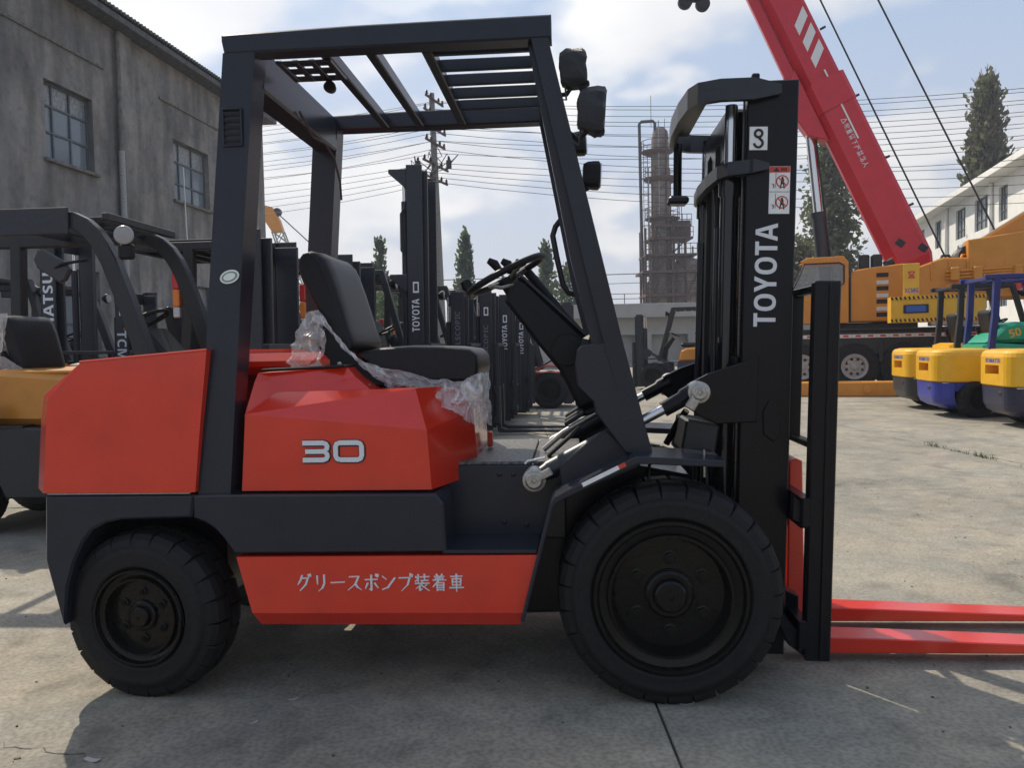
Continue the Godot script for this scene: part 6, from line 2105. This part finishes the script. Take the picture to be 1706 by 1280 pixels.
	for s in [1.0, -1.0]:
		var za := minf(0.44 * s, 0.53 * s)
		var zb := maxf(0.44 * s, 0.53 * s)
		if o.get("curved", false):
			pr(g, "front_post", grd, ribbon([[-0.98, top - 0.055], [-0.82, top - 0.057], [-0.73, top - 0.075], [-0.65, top - 0.115], [-0.585, top - 0.175], [-0.535, top - 0.25], [-0.49, top - 0.34], [-0.45, top - 0.45], [-0.38, top - 0.65], [-0.30, 1.22], [-0.16, 0.74]], 0.105), za, zb, 0.008)
		else:
			pr(g, "front_post", grd, ribbon([[-0.50, top - 0.03], [-0.28, 1.25], [-0.14, 0.74]], 0.07), za, zb, 0.006)
		pr(g, "rear_post", grd, ribbon([[-1.36 + o.get("post_x", 0.0), top - 0.03], [-1.38 + o.get("post_x", 0.0), 1.5], [-1.46 + o.get("post_x", 0.0), 0.72]], o.get("post", 0.085)), za, zb, 0.006)
		bx(g, "roof_rail", grd, Vector3(-0.475 - o.get("roof_len", 0.95) * 0.5 - (0.42 if o.get("curved", false) else 0.0), top - (0.055 if o.get("curved", false) else 0.035), 0.485 * s), Vector3(o.get("roof_len", 0.95), 0.11 if o.get("curved", false) else 0.07, 0.088), 0.008)
		# tail lamp on the rear post
		if o.get("tail", true):
			var l := hub(f, "tail_lamp", Vector3(-1.475 + o.get("post_x", 0.0), 1.50 + o.get("lamp_y", 0.0), 0.47 * s), Basis.from_scale(Vector3.ONE * o.get("lamp", 1.0)))
			bx(l, "red_lens", M.red_lens, Vector3(0, 0.07, 0), Vector3(0.045, 0.12, 0.10), 0.008)
			bx(l, "amber_lens", M.amber_lens, Vector3(0, -0.05, 0), Vector3(0.045, 0.115, 0.10), 0.008)
			bx(l, "clear_lens", M.clear_lens, Vector3(0, -0.145, 0), Vector3(0.045, 0.07, 0.10), 0.008)
	for x in [-1.36, -1.14, -0.96, -0.78, -0.54]:
		bx(g, "roof_bar", grd, Vector3(x, top - 0.05, 0), Vector3(0.045, 0.05, 0.90), 0.005)
	for i in 4:
		bx(g, "roof_slat", grd, Vector3(-0.66, top - 0.045, -0.3 + 0.2 * i), Vector3(0.22, 0.035, 0.025), 0.003)
	if o.get("roof_sheet", false):
		bx(g, "roof_sheet", M.fork_grey, Vector3(-0.95, top + 0.012, 0), Vector3(1.05, 0.012, 1.02), 0.003)
	for s in ([1.0, -1.0] if o.get("head", true) else []):
		var l := hub(f, "head_lamp", Vector3(-0.36, top - 0.16, 0.50 * s))
		m = MB.new()
		m.lathe([[0.03, -0.05], [0.065, 0.0], [0.068, 0.03], [0.0, 0.03]], 14)
		piece(l, "housing", m.mesh(), M.plastic_black, Vector3.ZERO, Basis(Vector3.UP, PI / 2))
		m = MB.new()
		m.lathe([[0.058, 0.0], [0.058, 0.006], [0.0, 0.010]], 14)
		piece(l, "lens", m.mesh(), M.lamp_face, Vector3(0.03, 0, 0), Basis(Vector3.UP, PI / 2))
	# mast, carriage, forks
	if o.get("mast", true):
		var H: float = o.get("mast_h", 1.98)
		var s := hub(f, "mast", Vector3.ZERO, Basis(Vector3(0, 0, 1), o.get("lean", -0.01)))
		for sd in [1.0, -1.0]:
			pr(s, "outer_rail", mst, [[0.26, 0.08], [0.42, 0.08], [0.42, H], [0.26, H]], minf(0.335 * sd, 0.36 * sd), maxf(0.335 * sd, 0.36 * sd), 0.004)
			pr(s, "rail_flange", mst, [[0.262, 0.08], [0.285, 0.08], [0.285, H - 0.01], [0.262, H - 0.01]], minf(0.28 * sd, 0.336 * sd), maxf(0.28 * sd, 0.336 * sd), 0.003)
			pr(s, "inner_rail", mst, [[0.30, 0.10], [0.46, 0.10], [0.46, H - 0.05], [0.30, H - 0.05]], minf(0.24 * sd, 0.275 * sd), maxf(0.24 * sd, 0.275 * sd), 0.004)
			tb(s, "lift_cylinder", mst, [Vector3(0.225, 0.15, 0.26 * sd), Vector3(0.225, H - 0.35, 0.26 * sd)], 0.036, 10)
			tb(s, "lift_rod", M.chrome, [Vector3(0.225, H - 0.36, 0.26 * sd), Vector3(0.225, H - 0.06, 0.26 * sd)], 0.022, 10)
			pr(s, "tilt_bracket", mst, [[0.08, 0.98], [0.27, 1.12], [0.27, 0.80], [0.12, 0.86]], minf(0.35 * sd, 0.375 * sd), maxf(0.35 * sd, 0.375 * sd), 0.003)
		for y in [0.35, 1.05, H - 0.10]:
			bx(s, "cross_tie", mst, Vector3(0.25, y, 0), Vector3(0.035, 0.14, 0.66), 0.005)
		if o.get("lugs", false):
			for y in [H - 0.10, H * 0.62]:
				pr(s, "stop_lug", mst, [[0.26, y + 0.06], [0.08, y + 0.06], [0.08, y + 0.02], [0.24, y - 0.12], [0.26, y - 0.12]], 0.30, 0.352, 0.004)
			tb(s, "hose_guide", mst, [Vector3(0.24, H * 0.70, 0.33), Vector3(0.20, H * 0.72, 0.33), Vector3(0.20, H * 0.84, 0.33), Vector3(0.24, H * 0.86, 0.33)], 0.014, 6)
		tb(s, "mast_hose", M.plastic_black, [Vector3(0.24, 0.3, 0.08), Vector3(0.24, H - 0.15, 0.08), Vector3(0.28, H - 0.07, 0.08), Vector3(0.32, H - 0.2, 0.08)], 0.018, 6)
		if o.has("text"):
			var up := Basis(Vector3(0, 0, 1), PI / 2 * (-1.0 if o.get("flip", false) else 1.0))
			lettering(s, o.text, o.get("text_l", 0.36), o.get("text_h", 0.075), Vector3(0.34, o.get("text_y", 1.42), 0.3605), o.get("text_mat", M.white_print), up)
		if o.get("plate", true):
			var py: float = o.get("plate_y", 1.70)
			bx(s, "data_plate", M.white_sticker, Vector3(0.345, py, 0.361), Vector3(0.06, 0.11, 0.002), 0.0)
			bx(s, "data_plate_print", M.fork_grey, Vector3(0.345, py, 0.3625), Vector3(0.035, 0.075, 0.001), 0.0)
		for sd in [1.0, -1.0]:
			tb(f, "tilt_cylinder", M.worn_black, [Vector3(-0.42, 0.66, 0.40 * sd), Vector3(-0.10, 0.83, 0.39 * sd), Vector3(-0.09, 0.835, 0.39 * sd), Vector3(0.10, 0.94, 0.385 * sd)], [0.036, 0.036, 0.018, 0.018], 10)
		var c := hub(f, "carriage")
		for y in [0.62, 0.22]:
			bx(c, "fork_bar", mst, Vector3(0.47, y, 0), Vector3(0.04, 0.09, 0.96), 0.005)
		for sd in [1.0, -1.0]:
			bx(c, "backrest_post", mst, Vector3(0.505, 0.70, 0.47 * sd), Vector3(0.05, 1.05, 0.03), 0.004)
			bx(c, "backrest_bar", mst, Vector3(0.505, 0.92, 0.16 * sd), Vector3(0.035, 0.60, 0.02), 0.003)
			if o.get("fork", true):
				pr(f, "fork", o.get("forks", M.worn_black), [[0.485, 0.66], [0.525, 0.66], [0.53, 0.10], [0.60, 0.075], [1.62, 0.055], [1.62, 0.035], [0.50, 0.03], [0.48, 0.07]], minf(0.20 * sd, 0.32 * sd), maxf(0.20 * sd, 0.32 * sd), 0.004)
		bx(c, "backrest_top", mst, Vector3(0.505, 1.21, 0), Vector3(0.04, 0.04, 0.97), 0.004)
	return f


func local_to(at: Vector3, yaw: float, p: Vector3) -> Vector3:
	return at + Basis(Vector3.UP, yaw) * p


func make_background_forklifts() -> void:
	var row := "forklifts parked in the row behind"
	# the orange one right behind, at the left edge
	var f := lift({"label": "orange forklift at the left edge with film-covered seat and curved dark guard", "at": Vector3(-2.02, 0, -5.72), "body": M.fork_orange, "low": M.worn_black, "curved": true, "seat_off": Vector3(-0.17, -0.13, 0), "post_x": -0.42, "head": false, "roof_len": 1.5, "top": 2.12, "mast_h": 1.98, "plate": false, "tail": false, "group": row})
	var m := MB.new()
	bx(f, "roof_skirt", M.worn_blue_black, Vector3(-1.10, 2.035, 0.545), Vector3(0.75, 0.17, 0.02), 0.006)
	bx(f, "hood_seam", M.truck_black, Vector3(-1.42, 0.93, 0.475), Vector3(0.012, 0.34, 0.02), 0.002)
	bx(f, "hood_strip", M.fork_orange, Vector3(-1.12, 1.075, 0.40), Vector3(0.66, 0.02, 0.06), 0.006)
	bx(f, "latch", M.plastic_black, Vector3(-1.30, 0.80, 0.565), Vector3(0.10, 0.14, 0.02), 0.004)
	crumple(f, "film", M.film, [Vector3(-1.52, 1.32, 0.05), Vector3(-1.515, 1.40, 0.24), Vector3(-1.46, 1.475, 0.262), Vector3(-1.36, 1.475, 0.262)], [Vector3(-1.45, 1.05, 0.10), Vector3(-1.45, 1.06, 0.26), Vector3(-1.42, 1.12, 0.275), Vector3(-1.41, 1.22, 0.27)], 0.016, 31, 30, 20)
	crumple(f, "film", M.film, [Vector3(-1.46, 1.20, 0.285), Vector3(-1.38, 1.18, 0.285), Vector3(-1.24, 1.09, 0.285), Vector3(-1.08, 1.00, 0.285)], [Vector3(-1.42, 1.02, 0.287), Vector3(-1.35, 1.03, 0.287), Vector3(-1.22, 0.99, 0.287), Vector3(-1.08, 0.96, 0.287)], 0.012, 33, 40, 8)
	var mr := hub(f, "mirror", Vector3(-0.78, 1.735, 0.64), Basis(Vector3(0, 0, 1), -0.55))
	m = MB.new()
	m.prism([[-0.13, 0.045], [-0.11, 0.065], [0.06, 0.068], [0.115, 0.050], [0.12, -0.03], [0.10, -0.062], [-0.08, -0.055], [-0.125, -0.02]], -0.02, 0.02, 0.012)
	piece(mr, "shell", m.mesh(), M.fork_grey)
	bx(mr, "glass", M.mirror_glass, Vector3(0, 0, -0.021), Vector3(0.20, 0.09, 0.004), 0.001)
	tb(mr, "arm", M.plastic_black, [Vector3(0.02, 0, 0.01), Vector3(0.06, 0.05, 0.035), Vector3(0.14, 0.14, -0.06)], 0.010, 6)
	var wl := hub(f, "work_lamp", Vector3(-0.36, 1.93, 0.55))
	m = MB.new()
	m.lathe([[0.03, -0.06], [0.055, -0.01], [0.060, 0.02], [0.055, 0.028], [0.0, 0.034]], 20)
	piece(wl, "lens", m.mesh(), M.lamp_face, Vector3.ZERO, Basis(Vector3.UP, 0.35))
	bx(wl, "bracket", M.plastic_black, Vector3(0.0, -0.10, -0.02), Vector3(0.10, 0.10, 0.05), 0.015)

	lift({"label": "dark forklift whose bare mast stands behind the red forklift's seat back", "at": Vector3(-1.72, 0, -7.25), "body": M.fork_grey, "fork": false, "post_x": 0.47, "lamp": 1.25, "lamp_y": 0.20, "mast_h": 1.98, "plate": false, "roof_sheet": true, "group": row})
	lift({"label": "forklift with the tallest mast in the row, lettered in white near the seat", "at": Vector3(-1.28, 0, -8.65), "body": M.fork_grey, "post_x": 0.73, "lamp": 1.4, "lamp_y": 0.16, "mast_h": 3.02, "lugs": true, "text": "TOYOTA", "text_l": 0.33, "text_h": 0.075, "text_y": 1.52, "plate_y": 1.80, "group": row})
	lift({"label": "forklift with short worn mast just right of the tallest mast", "at": Vector3(-0.95, 0, -10.0), "body": M.fork_grey, "fork": false, "mast_h": 1.84, "plate": false, "text": "TELSCOPIC", "text_l": 0.50, "text_h": 0.06, "text_y": 1.36, "text_mat": M.faded_print, "group": row})
	lift({"label": "forklift with worn lettered mast and white plate behind the front of the seat", "at": Vector3(-0.66, 0, -11.3), "body": M.fork_grey, "mast_h": 1.95, "plate_y": 1.66, "text": "TELSCOPIC", "text_l": 0.56, "text_h": 0.06, "text_y": 1.20, "text_mat": M.faded_print, "group": row})
	lift({"label": "forklift with small white lettering on its mast below the steering wheel", "at": Vector3(-0.42, 0, -12.6), "body": M.fork_grey, "fork": false, "mast_h": 1.96, "text": "TOYOTA", "text_l": 0.38, "text_y": 1.32, "plate_y": 1.60, "group": row})
	lift({"label": "forklift with white lettered mast just left of the far dark tyre", "at": Vector3(-0.16, 0, -13.95), "body": M.fork_grey, "fork": false, "mast_h": 1.96, "text": "TOYOTA", "text_l": 0.38, "text_y": 1.24, "plate_y": 1.52, "group": row})
	lift({"label": "dull red forklift at the far end of the row showing its front tyre", "at": Vector3(0.74, 0, -15.9), "body": M.fork_red, "low": M.fork_red, "mast_h": 2.0, "plate": false, "group": row})

	# two more beyond the orange forklift
	var left := "forklifts parked by the cement hall"
	lift({"label": "forklift at far left with a large lettered mast behind the film-covered seat", "at": Vector3(-5.25, 0, -9.2), "yaw": -0.12, "body": M.fork_grey, "mast_h": 2.5, "text": "KOMATSU", "text_l": 0.90, "text_h": 0.115, "text_y": 1.62, "plate": false, "tail": false, "group": left})
	lift({"label": "forklift with lettered mast and white plate showing inside the orange forklift's guard", "at": Vector3(-5.15, 0, -10.6), "yaw": -0.10, "body": M.fork_grey, "mast_h": 2.0, "text": "TCM", "text_l": 0.36, "text_h": 0.12, "text_y": 1.30, "flip": true, "plate_y": 1.72, "curved": true, "tail": false, "group": left})

	# yellow trucks on the right, seen from their tails
	var yel := "yellow forklifts parked by the cranes"
	var faces := Basis(Vector3(0, 0, 1), Vector3.UP, Vector3(-1, 0, 0))
	var ys := [
		{"name": "yellow_forklift", "label": "yellow forklift with grey lower body and black guard, farthest from the fork tips", "at": Vector3(8.72, 0, -13.75), "yaw": -0.17, "cw_y": 0.53, "cw_top": 1.02, "cw_cut": -1.08, "rear_x": -1.52, "rear_z": 0.455, "post_x": 0.10,  "body": M.fork_yellow, "low": M.fork_grey, "guard": M.worn_black, "pocket": true, "top": 2.06, "plate": false, "tail": false, "group": yel},
		{"name": "yellow_forklift", "label": "yellow forklift with bright blue lower body, blue guard and green hood", "at": Vector3(8.38, 0, -12.20), "yaw": -0.17, "cw_y": 0.53, "cw_top": 1.02, "cw_cut": -1.08, "rear_x": -1.52, "rear_z": 0.455, "post_x": 0.10,  "body": M.fork_yellow, "low": M.fork_blue, "guard": M.guard_blue, "hood": M.fork_green, "pocket": true, "top": 2.09, "plate": false, "tail": false, "steer": 0.25, "group": yel},
		{"name": "yellow_forklift", "label": "yellow forklift with navy lower body cut off by the right picture edge", "at": Vector3(8.46, 0, -10.55), "yaw": -0.17, "cw_y": 0.53, "cw_top": 1.02, "cw_cut": -1.08, "rear_x": -1.52, "rear_z": 0.455, "post_x": 0.10,  "body": M.fork_yellow, "low": M.fork_navy, "guard": M.fork_navy, "pocket": true, "plate": false, "tail": false, "group": yel},
	]
	for y in ys:
		f = lift(y)
		lettering(f, "KOMATSU", 0.46, 0.055, Vector3(-2.112, 0.872, 0.05), M.print_blue, faces)
		bx(f, "tow_socket", M.truck_black, Vector3(-2.075, 0.44, 0.24), Vector3(0.05, 0.06, 0.10), 0.006)
		bx(f, "tow_socket", M.truck_black, Vector3(-2.05, 0.32, 0.24), Vector3(0.05, 0.06, 0.10), 0.006)
		bx(f, "bumper_strip", M.machine_white, Vector3(-1.90, 0.520, 0.520), Vector3(0.20, 0.010, 0.03), 0.002)
	# green raised engine cover with its number on the second one
	f = get_node("yellow_forklift_001")
	m = MB.new()
	m.prism([[-1.36, 1.10], [-1.10, 1.36], [-0.98, 1.40], [-0.60, 1.38], [-0.52, 1.10]], -0.40, 0.40, 0.05)
	piece(f, "engine_cover", m.mesh(), M.fork_green)
	lettering(f, "50", 0.16, 0.12, Vector3(-0.98, 1.24, 0.402), M.fork_yellow, Basis(Vector3(0, 0, 1), 0.25))

	# small blue and orange truck far down the yard
	lift({"name": "blue_forklift", "label": "small blue and orange forklift far down the yard seen through the mast gap", "at": Vector3(3.75, 0, -21.5), "yaw": PI - 0.25, "body": M.crane_orange, "low": M.fork_navy, "guard": M.worn_black, "mast_h": 1.95, "plate": false, "tail": false})
